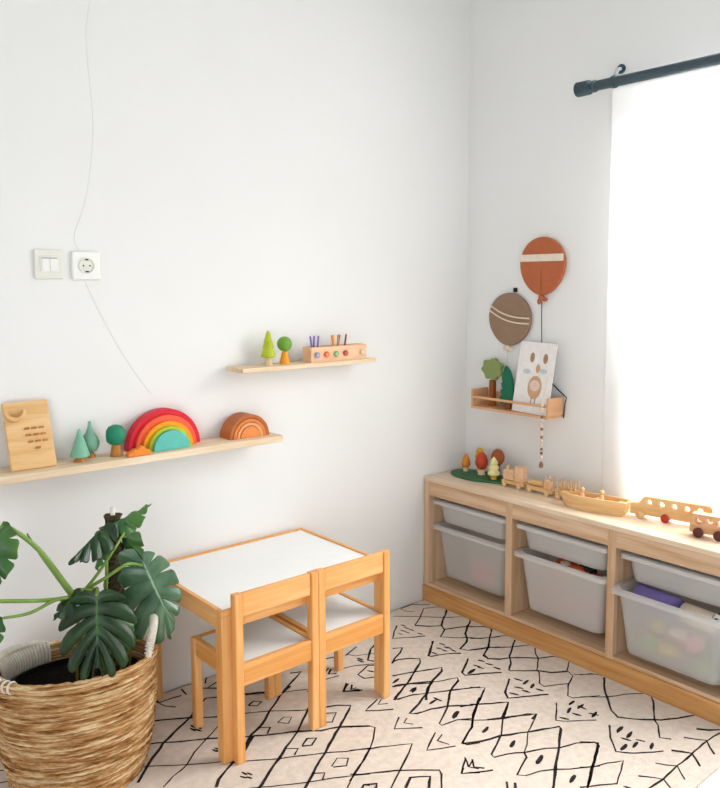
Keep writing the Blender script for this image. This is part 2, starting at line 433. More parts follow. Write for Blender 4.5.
RUG_DOTS = '''-513,-146,4 -520,-172,4 -517,-198,4 -547,-183,4 -545,-204,3 -574,-193,3 -515,-243,4 -514,-363,4 -520,-395,5 -549,-379,4 -546,-403,4 -589,-394,4 -521,-425,4 -504,-548,4 -502,-583,4 -545,-562,4 -504,-619,4 -589,-577,8 -834,-453,6 -830,-539,6 -813,-631,5 -512,-719,5 -506,-749,6 -509,-779,6 -512,-811,5 -553,-756,5 -554,-787,5 -597,-773,5 -504,-545,4 -502,-582,4 -545,-581,4 -504,-621,4 -520,-1117,7 -523,-1152,7 -526,-1189,4 -525,-1226,6 -552,-1160,5 -555,-1191,6 -592,-1176,7 -500,-968,5 -506,-1016,5 -751,-1289,5 -831,-852,7 -827,-954,7 -829,-1054,9 -831,-1167,7 -500,-930,6 -499,-962,6 -546,-952,6 -547,-982,5 -506,-1018,6 -596,-969,5 -828,-532,6 -835,-632,6 -835,-733,9 -1500,-559,3 -1490,-570,3 -1511,-571,3 -1500,-583,3 -1494,-254,4 -1485,-271,4 -1503,-269,4 -1493,-282,4 -1497,-406,3 -1508,-410,3 -1501,-419,3 -825,-251,5 -833,-266,5 -854,-346,4'''

# ------------------------------------------------------------------ room
struct(MB().box((-4.2, -4.2, -.108), (.45, .15, -.008)).build('floor', 'floor_tile'))
struct(MB().box((-4.2, 0, -.008), (.2, .12, 2.7)).build('wall_left', 'wall_paint'))
WS0, WS1, WZ0, WZ1 = .84, 2.5, .565, 1.985
wr = MB().box((0, .0, -.008), (.12, -WS0, 2.7)).box((0, -WS0, -.008), (.12, -WS1, WZ0)).box((0, -WS0, WZ1), (.12, -WS1, 2.7)).box((0, -WS1, -.008), (.12, -4.1, 2.7))
struct(wr.build('wall_right', 'wall_paint', loc=(0,0,0), rot=(0,0,UR)))
struct(MB().box((-4.2, -4.2, 2.7), (.45, .15, 2.8)).build('ceiling', 'ceiling_paint'))
# window with an upper and a lower row of lights
fr = MB()
fr.box((.04, -WS0, WZ0), (.09, -WS0-.045, WZ1)).box((.04, -WS1+.045, WZ0), (.09, -WS1, WZ1))
fr.box((.04, -WS0-.045, WZ0), (.09, -WS1+.045, WZ0+.045)).box((.04, -WS0-.045, WZ1-.045), (.09, -WS1+.045, WZ1))
fr.box((.03, -WS0-.045, 1.115), (.09, -WS1+.045, 1.175))
win = struct(fr.build('window_1', 'window_white', loc=(0,0,0), rot=(0,0,UR), bevel=.003))
for s0 in (1.40, 1.95):
    MB().box((.045, -s0, WZ0+.045), (.085, -s0-.04, 1.115)).box((.045, -s0, 1.175), (.085, -s0-.04, WZ1-.045)).build('mullion', 'window_white', win, bevel=.003)
MB().box((.062, -WS0-.045, WZ0+.045), (.066, -WS1+.045, 1.115)).build('pane', 'pane_glass', win)
MB().box((.062, -WS0-.045, 1.175), (.066, -WS1+.045, WZ1-.045)).build('pane', 'pane_glass', win)

# ------------------------------------------------------------------ rug
RX = -.2705
poly = [(-2.75, -.006)] + [RW(RX, -.02, 0)[:2]] + [RW(RX, -1.40, 0)[:2]] + [(-2.75, -1.42)]
rug = MB().prism(poly, -.008, 0, 'z')
rnd = random.Random(3)
for l in RUG_LINES.strip().split('\n'):
    P = [Vector((int(a)/1000, int(b)/1000)) for a, b in (q.split(',') for q in l.split())]
    Q = []
    for a, b in zip(P, P[1:]):
        n = max(1, int((b-a).length/.025))
        Q += [a.lerp(b, k/n) for k in range(n)]
    Q.append(P[-1]); wid = rnd.choice((.0021, .0026, .003, .0038)); L = []; Rr = []
    for i, p in enumerate(Q):
        d = Q[min(i+1, len(Q)-1)] - Q[max(i-1, 0)]
        if d.length < 1e-6: d = Vector((1, 0))
        d.normalize(); nn = Vector((-d.y, d.x)); j = nn*rnd.uniform(-.0015, .0015)
        ww = wid*rnd.uniform(.75, 1.35)
        L.append(p+j+nn*ww); Rr.append(p+j-nn*ww)
    def cl(v): return (min(v.x, RW(RX-.001, v.y, 0)[0]-.001), min(v.y, -.008), .0006)
    vs = [cl(v) for v in L] + [cl(v) for v in Rr]; n = len(L)
    rug.add(vs, [(i, i+1, n+i+1, n+i) for i in range(n-1)], 1)
for q in RUG_DOTS.split():
    a, b, rr = (int(t) for t in q.split(',')); a /= 1000; b /= 1000
    ra = .002+rr*.0016; an = rnd.uniform(.1, .4) if rr >= 6 else rnd.uniform(-1.5, -1.1)
    vs = []
    for i in range(9):
        t = 2*PI*i/9; x = ra*1.75*math.cos(t)*rnd.uniform(.8, 1.15); y = ra*.5*math.sin(t)*rnd.uniform(.8, 1.15)
        vs.append((min(a+x*math.cos(an)-y*math.sin(an), RW(RX-.001, b, 0)[0]-.001), b+x*math.sin(an)+y*math.cos(an), .0007))
    rug.add(vs, [tuple(range(9))], 1)
tag(rug.build('rug', ['rug_wool', 'rug_black']), 'cream rug with black hand-drawn diamond pattern covering the floor', 'rug')

# ------------------------------------------------------------------ table
TX, TY, TW, TD, TH = -1.5235, -.0085, .6215, .4817, .4472
t = thing('childrens_table', 'low pine children table with white top standing against the left wall', 'table', (TX+TW/2, TY-TD/2, .001))
hx, hy = TW/2, TD/2
MB().box((-hx+.014, -hy+.014, TH-.016), (hx-.014, hy-.014, TH-.004)).build('tabletop', 'table_white', t, bevel=.001)
for sy in (-1, 1): MB().box((-hx+.0342, sy*hy, TH-.055), (hx-.0342, sy*(hy-.0135), TH)).build('long_rail', 'pine_x', t, bevel=.0012)
for sx in (-1, 1): MB().box((sx*hx, -hy+.0342, TH-.055), (sx*(hx-.0135), hy-.0342, TH)).build('side_rail', 'pine_y', t, bevel=.0012)
for sx in (-1, 1):
    for sy in (-1, 1):
        MB().prism([(sx*hx, sy*hy), (sx*(hx-.034), sy*hy), (sx*(hx-.034), sy*(hy-.0135)), (sx*(hx-.0135), sy*(hy-.0135)), (sx*(hx-.0135), sy*(hy-.034)), (sx*hx, sy*(hy-.034))], TH-.0165, TH, 'z').box((sx*hx, sy*hy, 0), (sx*(hx-.034), sy*(hy-.034), TH-.0165)).build('leg', 'pine_z', t, bevel=.002)

# ------------------------------------------------------------------ chairs
def chair(label, x):
    W_, D_, SH, BH = .2875, .268, .286, .494
    t = thing('childrens_chair', label, 'chair', (x, -.5175, .0008), 0, 'small pine chairs at the white table')
    pw = .026
    for sx in (0, 1):
        x0 = sx*(W_-pw)
        MB().box((x0, 0, 0), (x0+pw, pw, BH)).build('leg', 'pine_z', t, bevel=.003)
        MB().box((x0, D_-pw, 0), (x0+pw, D_, SH)).build('leg', 'pine_z', t, bevel=.003)
        MB().box((x0+.004, pw, SH-.055), (x0+pw-.006, D_-pw, SH)).build('side_rail', 'pine_y', t, bevel=.002)
    MB().box((pw, .003, SH-.062), (W_-pw, .019, SH+.002)).build('rear_rail', 'pine_x', t, bevel=.002)
    MB().box((pw, D_-.019, SH-.055), (W_-pw, D_-.003, SH)).build('front_rail', 'pine_x', t, bevel=.002)
    MB().box((pw-.002, .0195, SH-.012), (W_-pw+.002, D_-.0195, SH-.003)).build('seat', 'table_white', t, bevel=.001)
    MB().box((pw, .004, BH-.068), (W_-pw, .02, BH-.001)).build('backrest', 'pine_x', t, bevel=.003)
    return t
c1 = chair('small pine chair with white seat tucked in at the left, nearer the plant basket', -1.4945)
c2 = copy_tree(c1); c2.location.x = -1.2062
c2['label'] = 'small pine chair with white seat tucked in at the right, nearer the storage unit'

# ------------------------------------------------------------------ storage unit
UD, UH, UZ = .2605, .5376, -.008
BW, PT = .4151, .030
UL = 4*PT + 3*BW
t = rthing('storage_unit', 'long low pale pine storage unit along the right wall under the window', 'cabinet', -.002, -.004, 0)
MB().box((0, 0, UH-.018), (-UD, -UL, UH)).build('top_board', 'top_glare_y', t, bevel=.002)
for k in range(4):
    y0 = -k*(BW+PT)
    MB().box((-.002, y0, .066), (-UD+.001, y0-PT, UH-.0182)).build('upright_panel', 'raw_z', t, bevel=.0015)
for k in range(3):
    y0 = -k*(BW+PT)-PT
    MB().box((-UD+.002, y0-.0005, UH-.076), (-UD+.019, y0-BW+.0005, UH-.0185)).build('apron', 'raw_y', t, bevel=.001)
    MB().box((-.004, y0-.0005, .066), (-UD+.001, y0-BW+.0005, .08)).build('bottom_board', 'raw_y', t, bevel=.001)
    MB().box((-.004, y0-.0005, .08), (-.01, y0-BW+.0005, UH-.0185)).build('back_panel', 'raw_y', t)
    for zz in (.314, .42):
        for yy in (y0-.0005, y0-BW+.0005+.006):
            MB().box((-.02, yy, zz), (-UD+.03, yy-.0065, zz+.006)).build('bin_runner', 'raw_x', t)
MB().box((-UD+.02, .0, UZ), (-UD-.005, -UL, .0655)).build('plinth', 'plinth_y', t, bevel=.002)

def bin_box(label, bay, z, h, pull, group, matn='bin_plastic'):
    yc = -.004 - (bay*(BW+PT)+PT+BW/2)
    t = rthing('storage_bin', label, 'storage bin', -.002-UD/2-pull, yc, z, group)
    HX, HY = .120, .204            # rim
    bx, by = .103, .186            # body top
    sx, sy = bx-.07*h-.004, by-.09*h-.004
    L = [rr_loop(sx-.02, sy-.02, .02, 0), rr_loop(sx-.004, sy-.004, .03, .004), rr_loop(sx, sy, .034, .014), rr_loop(bx, by, .036, h-.012),
         rr_loop(bx+.002, by+.002, .036, h-.008)]
    Li = [rr_loop(bx-.003, by-.003, .034, h-.002), rr_loop(sx-.003, sy-.003, .032, .016), rr_loop(sx-.02, sy-.02, .02, .006)]
    MB().loft(L+Li).build('tub', matn, t, smooth=True)
    R = [rr_loop(bx+.0025, by+.0025, .036, h-.008), rr_loop(HX-.004, HY-.004, .022, h-.008), rr_loop(HX-.004, HY-.004, .022, h-.016), rr_loop(HX, HY, .024, h-.016),
         rr_loop(HX, HY, .024, h-.002), rr_loop(HX-.003, HY-.003, .022, h), rr_loop(bx-.001, by-.001, .034, h), rr_loop(bx+.0025, by+.0025, .036, h-.004)]
    MB().loft(R, closed=True).build('rim', matn, t, smooth=True)
    return t
G1, G2 = 'shallow white bins in the storage unit', 'deep white bins in the storage unit'
b_h, s_h = .225, .098
ZB, ZS = .126, .346
bin_box('shallow white plastic bin above the deep bin with the pink ring', 0, ZS, s_h, .0, G1)
bin_box('deep white plastic bin showing a pink ring, in the bay next to the corner', 0, ZB-.014, b_h, .004, G2, 'bin_mid')
bin_box('shallow white plastic bin in the middle bay above the bin of orange toys', 1, ZS, s_h, .002, G1)
bin_box('deep white plastic bin filled with orange and red toys in the middle bay', 1, ZB-.014, b_h, .012, G2)
bin_box('shallow white plastic bin in the right bay above the see-through bin', 2, ZS, s_h, -.002, G1)
bin_box('see-through deep bin of colourful toys with a purple roll, pulled out in the right bay', 2, ZB-.014, b_h, .055, G2, 'bin_clear')

def rloc(bay, dx, dy, z): return RW(-.002-UD/2+dx, -.004-(bay*(BW+PT)+PT+BW/2)+dy, z)
def simple(mb, name, mats, loc, label, cat, group=None, rotz=0, **kw):
    return tag(mb.build(name, mats, loc=loc, rot=(0, 0, rotz), **kw), label, cat, group)
# pink ring inside the first deep bin
def torus(R, r, n=36, k=12):
    return MB().lathe([(R+r*math.cos(2*PI*i/k), r*math.sin(2*PI*i/k)) for i in range(k)], n, closed=True)
o = torus(.038, .014).build('toy_ring', 'toy_pink', smooth=True); o.location = rloc(0, -.0735, -.05, .185); o.rotation_euler = (0, PI/2-.1, UR)
tag(o, 'pink ring seen through the front of the deep bin next to the corner', 'toy')
# orange toys peeking over the middle deep bin
zt = ZB-.014+.006
rn = random.Random(11)
def pile(bay, dx0, items, zt, names, group, hy=.13, hx=.06, pull=0):
    for k, (shape, m, dx, dy, z, s) in enumerate(items):
        mb = MB()
        if shape == 'ball': mb.ball((0,0,0), s); nm = 'toy_ball'
        elif shape == 'egg': mb.ball((0,0,0), (s*.8, s*1.5, s*.7)); nm = 'toy_egg'
        elif shape == 'ringt': mb = torus(s*.8, s*.28, 24, 8); nm = 'toy_ring'
        elif shape == 'block': mb.box((-s*.8,-s,-s*.6),(s*.8,s,s*.6)); nm = 'toy_block'
        elif shape == 'roll': mb.lathe([(0.002,-s*2),(s*.95,-s*2),(s,-s*1.9),(s,s*1.9),(s*.95,s*2),(.002,s*2)], 28, M=Matrix.Rotation(PI/2, 4, 'X')); nm = 'toy_roll'
        ob = mb.build(nm, m, smooth=shape != 'block', bevel=.004 if shape == 'block' else 0)
        ob.location = rloc(bay, dx-pull, dy, z); ob.rotation_euler = (rn.uniform(-.15,.15) if shape in ('block', 'ringt') else 0, rn.uniform(-.2,.2) if shape in ('block', 'ringt') else 0, UR+rn.uniform(-.25,.25))
        tag(ob, names[k], 'toy', group)
P = [('block','toy_orange',-.052,.035,.285,.034),('egg','toy_orange',-.056,-.045,.306,.03),('egg','toy_red',-.058,-.125,.300,.026),
     ('block','toy_black',.01,-.03,.282,.034),('ringt','toy_cream',-.056,.012,.322,.018),('ringt','toy_black',-.055,-.085,.33,.018),('egg','toy_orange',.02,.06,.29,.03),
     ('block','toy_orange',-.02,.0,.17,.05),('block','toy_red',-.02,-.1,.17,.036),('block','toy_orange',-.02,.1,.17,.04)]
pile(1, 0, P, zt, ['orange block on top of the toys in the middle bin','orange egg-shaped toy on top in the middle bin','red egg-shaped toy at the right end of the middle bin',
     'dark block behind the orange toys in the middle bin','cream ring lying on the orange toys of the middle bin','dark ring lying on the orange toys of the middle bin','orange toy at the back left of the middle bin',
     'orange block at the bottom centre of the middle bin','red block at the bottom right of the middle bin','orange block at the bottom left of the middle bin'], 'toys in the middle deep bin')
P = [('roll','toy_purple',-.035,.07,.305,.038),('roll','toy_cream',-.03,-.078,.294,.032),('ball','toy_green',-.042,.085,.165,.03),('block','toy_yellow',-.04,.02,.165,.03),
     ('ball','toy_pink',-.05,-.07,.215,.028),('block','toy_green',-.04,-.095,.15,.026),('egg','toy_cream',-.045,-.01,.228,.024),('ball','toy_yellow',-.045,.06,.23,.024),
     ('block','toy_orange',.03,.025,.17,.035),('block','toy_green',.035,-.09,.17,.032),('block','toy_red',.03,.1,.17,.028)]
pile(2, 0, P, zt, ['purple roll lying on top of the toys in the see-through bin','cream roll next to the purple roll in the see-through bin','green ball at the lower left of the see-through bin',
     'yellow block low behind the front of the see-through bin','pink ball at the right behind the front of the see-through bin','green block at the lower right of the see-through bin','cream egg in the middle of the see-through bin','yellow ball under the purple roll in the see-through bin',
     'orange block at the back of the see-through bin','green block at the back right of the see-through bin','red block at the back left of the see-through bin'], 'toys in the see-through bin', pull=.055)

fb = thing('toy_ball', 'small white and black ball on top at the right in the see-through bin', 'toy', rloc(2, -.055-.055, -.146, .318), UR, 'toys in the see-through bin')
MB().ball((0, 0, 0), .021).build('ball', 'card_white', fb, smooth=True)
for dv_ in ((-1, .1, .3), (-.4, -.8, .5), (-.3, .8, .5), (-.7, .0, -.75), (0, 0, 1), (.8, .3, .4), (-.6, -.75, -.4)):
    n_ = Vector(dv_).normalized()
    MB().lathe([(.001, .0215), (.0068, .0208), (.0075, .0196)], 5, M=n_.to_track_quat('Z', 'Y').to_matrix().to_4x4(), cap=False).build('patch', 'toy_black', fb)

# ------------------------------------------------------------------ wall shelves on the left wall
S1Z = .834
simple(MB().box((-2.45, -.003, S1Z-.022), (-1.064, -.13, S1Z)), 'wall_shelf', 'shelf_x', (0,0,0), 'long pale wooden wall shelf with the red rainbow on it', 'shelf', 'pale shelves on the left wall', bevel=.002)
S2Z = 1.071
simple(MB().box((-1.206, -.003, S2Z-.016), (-.622, -.11, S2Z)), 'wall_shelf', 'shelf_x', (0,0,0), 'short pale wooden wall shelf carrying the peg box, above the long shelf', 'shelf', 'pale shelves on the left wall', bevel=.002)

# board toy leaning on the wall
bd = thing('wooden_board_toy', 'natural wooden board with crescent ledge and small pegs leaning on the long shelf', 'toy', (-1.8739, -.088, S1Z+.0016), rot=(-.32, 0, 0))
MB().box((-.062, 0, 0), (.062, .016, .195)).build('board', 'toy_x', bd, bevel=.003)
cres = [(-.036+.03*math.cos(a), .166+.03*math.sin(a)) for a in [PI+PI*i/14 for i in range(15)]] + [(-.036+.021*math.cos(a), .168+.021*math.sin(a)) for a in [2*PI-PI*i/14 for i in range(15)]]
MB().prism(cres, -.022, -.0003, 'y').build('crescent_ledge', 'toy_z', bd, bevel=.001)
for px, pz in [(-.008+.0205*i+.003*j, .116-.019*j) for j in range(3) for i in range(3)] + [(.016, .059)]:
    MB().prism([(px-.0065, pz-.003), (px+.0065, pz-.003), (px+.006, pz+.002), (px-.006, pz+.002)], -.006, -.0003, 'y').build('peg', 'trunk_tan', bd)

def lathe_tree(name, label, loc, crown, crown_m, trunk, trunk_m, n=28, right=False, group=None):
    if right: crown = [(a*1.12, b_*1.2) for a, b_ in crown]; trunk = [(a*1.12, b_*1.2) for a, b_ in trunk]
    t = thing(name, label, 'toy tree', loc, UR if right else 0, group)
    MB().lathe(trunk, n).build('trunk', trunk_m, t, smooth=True)
    MB().lathe(crown, n).build('crown', crown_m, t, smooth=True)
    return t
def sphere_prof(r, z0, rz=None, k=14):
    rz = rz or r
    return [(max(.0012, r*math.sin(PI*i/k)), z0+rz-rz*math.cos(PI*i/k)) for i in range(k+1)]
GT = 'wooden trees on the long shelf'
lathe_tree('toy_tree', 'sage green cone-shaped wooden tree on the long shelf beside the board', (-1.7394, -.07, S1Z), [(.026, .0142), (.028, .017), (.0275, .02), (.004, .094), (.001, .097)], 'sage', [(.0175, 0), (.0175, .003), (.011, .014)], 'trunk_tan', group=GT)
lathe_tree('toy_tree', 'sage green teardrop wooden tree behind the cone tree on the long shelf', (-1.6956, -.036, S1Z), [(.0012, .0142), (.018, .019), (.026, .034), (.0275, .047), (.022, .062), (.011, .076), (.006, .09), (.004, .108), (.001, .11)], 'sage2', [(.0155, 0), (.0155, .004), (.009, .014)], 'trunk_tan', group=GT)
lathe_tree('toy_tree', 'dark green round wooden tree with tan trunk on the long shelf', (-1.6303, -.07, S1Z), [(.0012, .0355), (.018, .037), (.0265, .045), (.0285, .06), (.0275, .078), (.02, .09), (.008, .095), (.001, .0955)], 'deep_green', [(.0185, 0), (.0185, .003), (.012, .035)], 'trunk_tan', group=GT)
cl = [(-.04, 0), (.04, 0), (.043, .008), (.037, .016), (.024, .018), (.019, .027), (.008, .03), (.0, .024), (-.006, .021), (-.018, .022), (-.024, .014), (-.036, .014), (-.042, .007)]
simple(MB().prism([(a*.9, b) for a, b in cl], -.012, .012, 'y'), 'cloud_block', 'cloud_orange', (-1.5767, -.107, S1Z), 'small orange cloud-shaped block in front of the red rainbow', 'toy', bevel=.003)

def arch(ro, ri, y0, y1, m, parent, name='arch', n=40):
    o = [(ro*math.cos(PI*i/n), ro*math.sin(PI*i/n)) for i in range(n+1)]
    if ri: o += [(ri*math.cos(PI*(n-i)/n), ri*math.sin(PI*(n-i)/n)) for i in range(n+1)]
    q = MB()
    N = n+1
    if ri:
        vs = [(a, y0, b) for a, b in o] + [(a, y1, b) for a, b in o]; M_ = len(o); fs = []
        for i in range(n):
            fs += [(i, i+1, 2*N-2-i, 2*N-1-i), (M_+i, M_+i+1, M_+2*N-2-i, M_+2*N-1-i), (i, i+1, M_+i+1, M_+i), (2*N-1-i, 2*N-2-i, M_+2*N-2-i, M_+2*N-1-i)]
        fs += [(0, 2*N-1, M_+2*N-1, M_), (n, N, M_+N, M_+n)]
        q.add(vs, fs)
    else: q.prism(o, y0, y1, 'y')
    return q.build(name, m, parent, bevel=.0012)
rb = thing('rainbow_stacker', 'large wooden rainbow in red, coral, orange, lime and teal on the long shelf', 'toy', (-1.4579, 0, S1Z))
for ro, ri, y, m in ((.127, .1085, -.05, 'r_red'), (.108, .0895, -.062, 'r_coral'), (.089, .0745, -.075, 'r_orange'), (.074, .0635, -.087, 'r_lime'), (.063, 0, -.1, 'r_teal')):
    arch(ro, ri, -.012, y, m, rb, 'arch' if ri else 'half_disc')
rb.scale = (.965, .965, .965)
rb = thing('rainbow_stacker', 'small wooden rainbow in brown and orange tones at the right end of the long shelf', 'toy', (-1.1695, 0, S1Z))
for ro, ri, y, m in ((.078, .0655, -.088, 'b_out'), (.064, .0525, -.09, 'b_mid'), (.051, .0405, -.092, 'b_in'), (.039, 0, -.094, 'b_core')):
    arch(ro, ri, -.02, y, m, rb, 'arch' if ri else 'half_disc')

# short shelf
lathe_tree('toy_tree', 'yellow-green tiered wooden tree with pale trunk on the short shelf', (-1.069, -.055, S2Z), [(.022, .0262), (.0255, .03), (.025, .035), (.017, .058), (.0195, .06), (.0145, .078), (.016, .08), (.0085, .103), (.0095, .105), (.003, .119), (.001, .1195)], 'tree_lime', [(.0145, 0), (.0145, .004), (.0095, .026)], 'trunk_pale', group='wooden trees on the short shelf')
lathe_tree('toy_tree', 'round green ball tree on orange trunk on the short shelf', (-1.0045, -.06, S2Z), sphere_prof(.0265, .0435), 'tree_green', [(.018, 0), (.018, .003), (.009, .043)], 'r_orange', group='wooden trees on the short shelf')
bx = thing('peg_box', 'long peach wooden box with coloured round knobs holding pegs on the short shelf', 'box', (-0.7856, -.068, S2Z))
q = MB().box((-.128, -.026, 0), (.128, .026, .006)).box((-.128, -.026, .006), (.128, -.02, .054)).box((-.128, .02, .006), (.128, .026, .054)).box((-.128, -.02, .006), (-.121, .02, .054)).box((.121, -.02, .006), (.128, .02, .054))
for i in range(1, 5): q.box((-.128+.0512*i-.0025, -.02, .006), (-.128+.0512*i+.0025, .02, .048))
q.build('box', 'peach_x', bx, bevel=.001)
for x, m in ((-.103, 'knob_blue'), (-.061, 'knob_orange'), (-.017, 'knob_green'), (.026, 'knob_red'), (.105, 'trunk_pale')):
    k = MB().lathe([(.0095, 0), (.0105, .002), (.0105, .006), (.008, .009), (.001, .0095)], 20, M=Matrix.Rotation(PI/2, 4, 'X'))
    k.build('knob', m, bx, loc=(x, -.0262, .026), smooth=True)
GP = 'coloured pegs in the peach box'
def peg(x, y, tx, ty, m, label):
    o = MB().tube([(0,0,0), (tx,ty,.085)], .0032, 10).build('peg', m, loc=(x, y, S2Z+.0075), smooth=True); tag(o, label, 'peg', GP)
peg(-0.8889, -.075, -.012, .004, 'pen_purple', 'purple peg leaning left in the left compartment of the peach box')
peg(-0.8821, -.062, .002, -.004, 'pen_purple', 'purple peg upright in the middle of the left compartment')
peg(-0.8752, -.075, .011, .004, 'pen_purple', 'purple peg leaning right in the left compartment of the peach box')
peg(-0.7963, -.078, -.010, .004, 'pen_orange', 'orange peg leaning left in the middle of the peach box')
peg(-0.7905, -.065, -.002, -.003, 'pen_yellow', 'yellow peg in the middle of the peach box')
peg(-0.7837, -.079, .009, .008, 'pen_orange', 'orange peg leaning right in the middle of the peach box')
peg(-0.7788, -.064, .014, -.006, 'pen_teal', 'teal peg leaning right beside the orange and yellow pegs')
peg(-0.7496, -.07, .018, .004, 'pen_maroon', 'dark red peg alone leaning right in the peach box')

# switch, socket, wall wires
sw = thing('light_switch', 'square white light switch on the left wall left of the socket', 'light switch', (-1.784, 0, 1.4085))
MB().box((-.041, -.0095, -.043), (.041, -.0005, .043)).build('plate', 'pale_plastic', sw, bevel=.005, seg=3)
MB().box((-.026, -.0125, -.022), (.026, -.0097, .022)).build('inner_frame', 'white_plastic', sw, bevel=.001)
for a, b in ((-.0225, -.0005), (.0005, .0225)): MB().box((a, -.0165, -.019), (b, -.0126, .016)).build('rocker', 'white_plastic', sw, bevel=.0012)
MB().box((-.022, -.013, .0168), (.022, -.0126, .0185)).build('seam', 'dark_hole', sw)
so = thing('power_socket', 'square white round-pin power socket on the left wall right of the switch', 'power socket', (-1.676, 0, 1.4055))
pl = MB().box((-.0425, -.0115, -.0425), (.0425, -.0005, .0425)).build('plate', 'white_plastic', so, bevel=.006, seg=3)
RX90 = Matrix.Rotation(PI/2, 4, 'X')
well = MB().lathe([(.024, .0117), (.024, .0145), (.0212, .0155), (.0195, .0145), (.0185, .0119), (.001, .0119)], 32, M=RX90).build('socket_well', 'pale_plastic', so, smooth=True)
for hx_, hz_ in ((-.0095, 0), (.0095, 0)): MB().lathe([(.0026, .0121), (.0026, .0126), (.001, .0127)], 12, (hx_, 0, hz_), M=RX90).build('pin_hole', 'dark_hole', well)
for hz_ in (.0175, -.0175): MB().box((-.004, -.0165, hz_-.002), (.004, -.0125, hz_+.002)).build('earth_clip', 'dark_hole', well)
def wire(pts, label):
    tag(MB().tube(pts, .0007, 6, smooth=6).build('wall_wire', 'cord_white', smooth=True), label, 'wire', 'thin wires on the left wall')
wire([(-1.628, -.0008, 2.366), (-1.634, -.0008, 2.176), (-1.648, -.0008, 2.061), (-1.637, -.0008, 1.862), (-1.642, -.0008, 1.745), (-1.668, -.0008, 1.597), (-1.705, -.0008, 1.493), (-1.690, -.0008, 1.448)], 'thin white wire running down the left wall to the top of the socket')
wire([(-1.680, -.0008, 1.362), (-1.634, -.0008, 1.258), (-1.559, -.0008, 1.118), (-1.480, -.0008, 1.002)], 'thin white wire running from under the socket towards the red rainbow')

# ------------------------------------------------------------------ rack on the right wall
rk = rthing('wall_rack', 'small wooden wall rack with front rail on the right wall below the balloons', 'shelf', 0, 0, 0)
MB().box((-.003, -.12, .8275), (-.1, -.516, .8375)).build('bottom_board', 'rack_y', rk, bevel=.001)
MB().box((-.003, -.1305, .8377), (-.009, -.5055, .896)).build('back_board', 'rack_y', rk, bevel=.001)
for y0 in (-.12, -.506): MB().box((-.003, y0, .8377), (-.1, y0-.01, .908)).build('side_panel', 'rack_x', rk, bevel=.001)
MB().box((-.0925, -.1305, .871), (-.0995, -.5055, .881)).build('front_rail', 'rack_y', rk, bevel=.001)
RZ = .8377
tt = rthing('toy_tree', 'olive green leafy tree with brown trunk at the left in the wall rack', 'toy tree', -.045, -.19, RZ)
MB().prism([(-.016, 0), (.016, 0), (.012, .03), (.012, .11), (-.012, .11), (-.012, .03)], -.011, .011, 'x').build('trunk', 'trunk_brown', tt, bevel=.004)
cr = []
for i in range(48):
    a = 2*PI*i/48; k = 1+.09*math.cos(7*a+.5)
    cr.append((.052*k*math.cos(a)*(1+.1*math.sin(a)), .155+.044*k*math.sin(a)))
MB().prism([(a, b if b > .1105 else .1105) for a, b in cr], -.012, .012, 'x').build('crown', 'olive', tt, bevel=.004)
ft = rthing('toy_tree', 'dark green flat fir tree leaning in the wall rack beside the picture card', 'toy tree', -.062, -.291, RZ)
ft.rotation_euler = (-.17, .12, UR)
fir = [(-.035, .025), (-.03, .08), (-.027, .12), (-.018, .155), (-.002, .178), (.006, .178), (.013, .165), (.018, .14), (.026, .137), (.022, .112), (.03, .11), (.026, .085), (.036, .083), (.031, .058), (.042, .056), (.037, .025)]
MB().prism(fir, -.006, .006, 'x').build('crown', 'fir', ft, bevel=.002)
MB().box((-.0075, -.012, .0), (.0075, .014, .0248)).build('trunk', 'trunk_brown', ft, bevel=.002)
cd = rthing('picture_card', 'white picture card with a printed animal leaning in the wall rack', 'picture', -.082, -.322, RZ+.002)
cd.rotation_euler = (.025, .165, UR)
MB().box((0, 0, 0), (.006, -.176, .284)).build('board', 'card_white', cd, bevel=.001)
def pr_(poly, m, name='print', d=.0006): MB().prism(poly, -.0003, -d, 'x').build(name, m, cd)
pr_(circ(-.098, .105, .034, 26, .046), 'print_tan', 'printed_body', .0006)
pr_(circ(-.098, .112, .024, 26, .022), 'print_pink', 'printed_face', .001)
pr_(circ(-.068, .222, .011, 20, .02), 'print_brown', 'printed_ear'); pr_(circ(-.132, .222, .011, 20, .02), 'print_brown', 'printed_ear')
pr_(circ(-.102, .18, .01, 20, .018), 'print_tan', 'printed_neck')
pr_(circ(-.05, .165, .018, 20, .01), 'print_grey', 'printed_leaf'); pr_(circ(-.13, .172, .018, 20, .01), 'print_grey', 'printed_leaf')
pr_([(-.086, .03), (-.090, .03), (-.092, .065), (-.087, .065)], 'print_brown', 'printed_leg'); pr_([(-.106, .03), (-.110, .03), (-.110, .065), (-.105, .065)], 'print_brown', 'printed_leg')
simple(MB().box((-.002, -.235, 0), (-.006-.008, -.475, .055)), 'book', 'book_grey', RW(-.0035-.006, 0, RZ), 'dark grey book standing along the back of the wall rack', 'book', rotz=UR, bevel=.001)

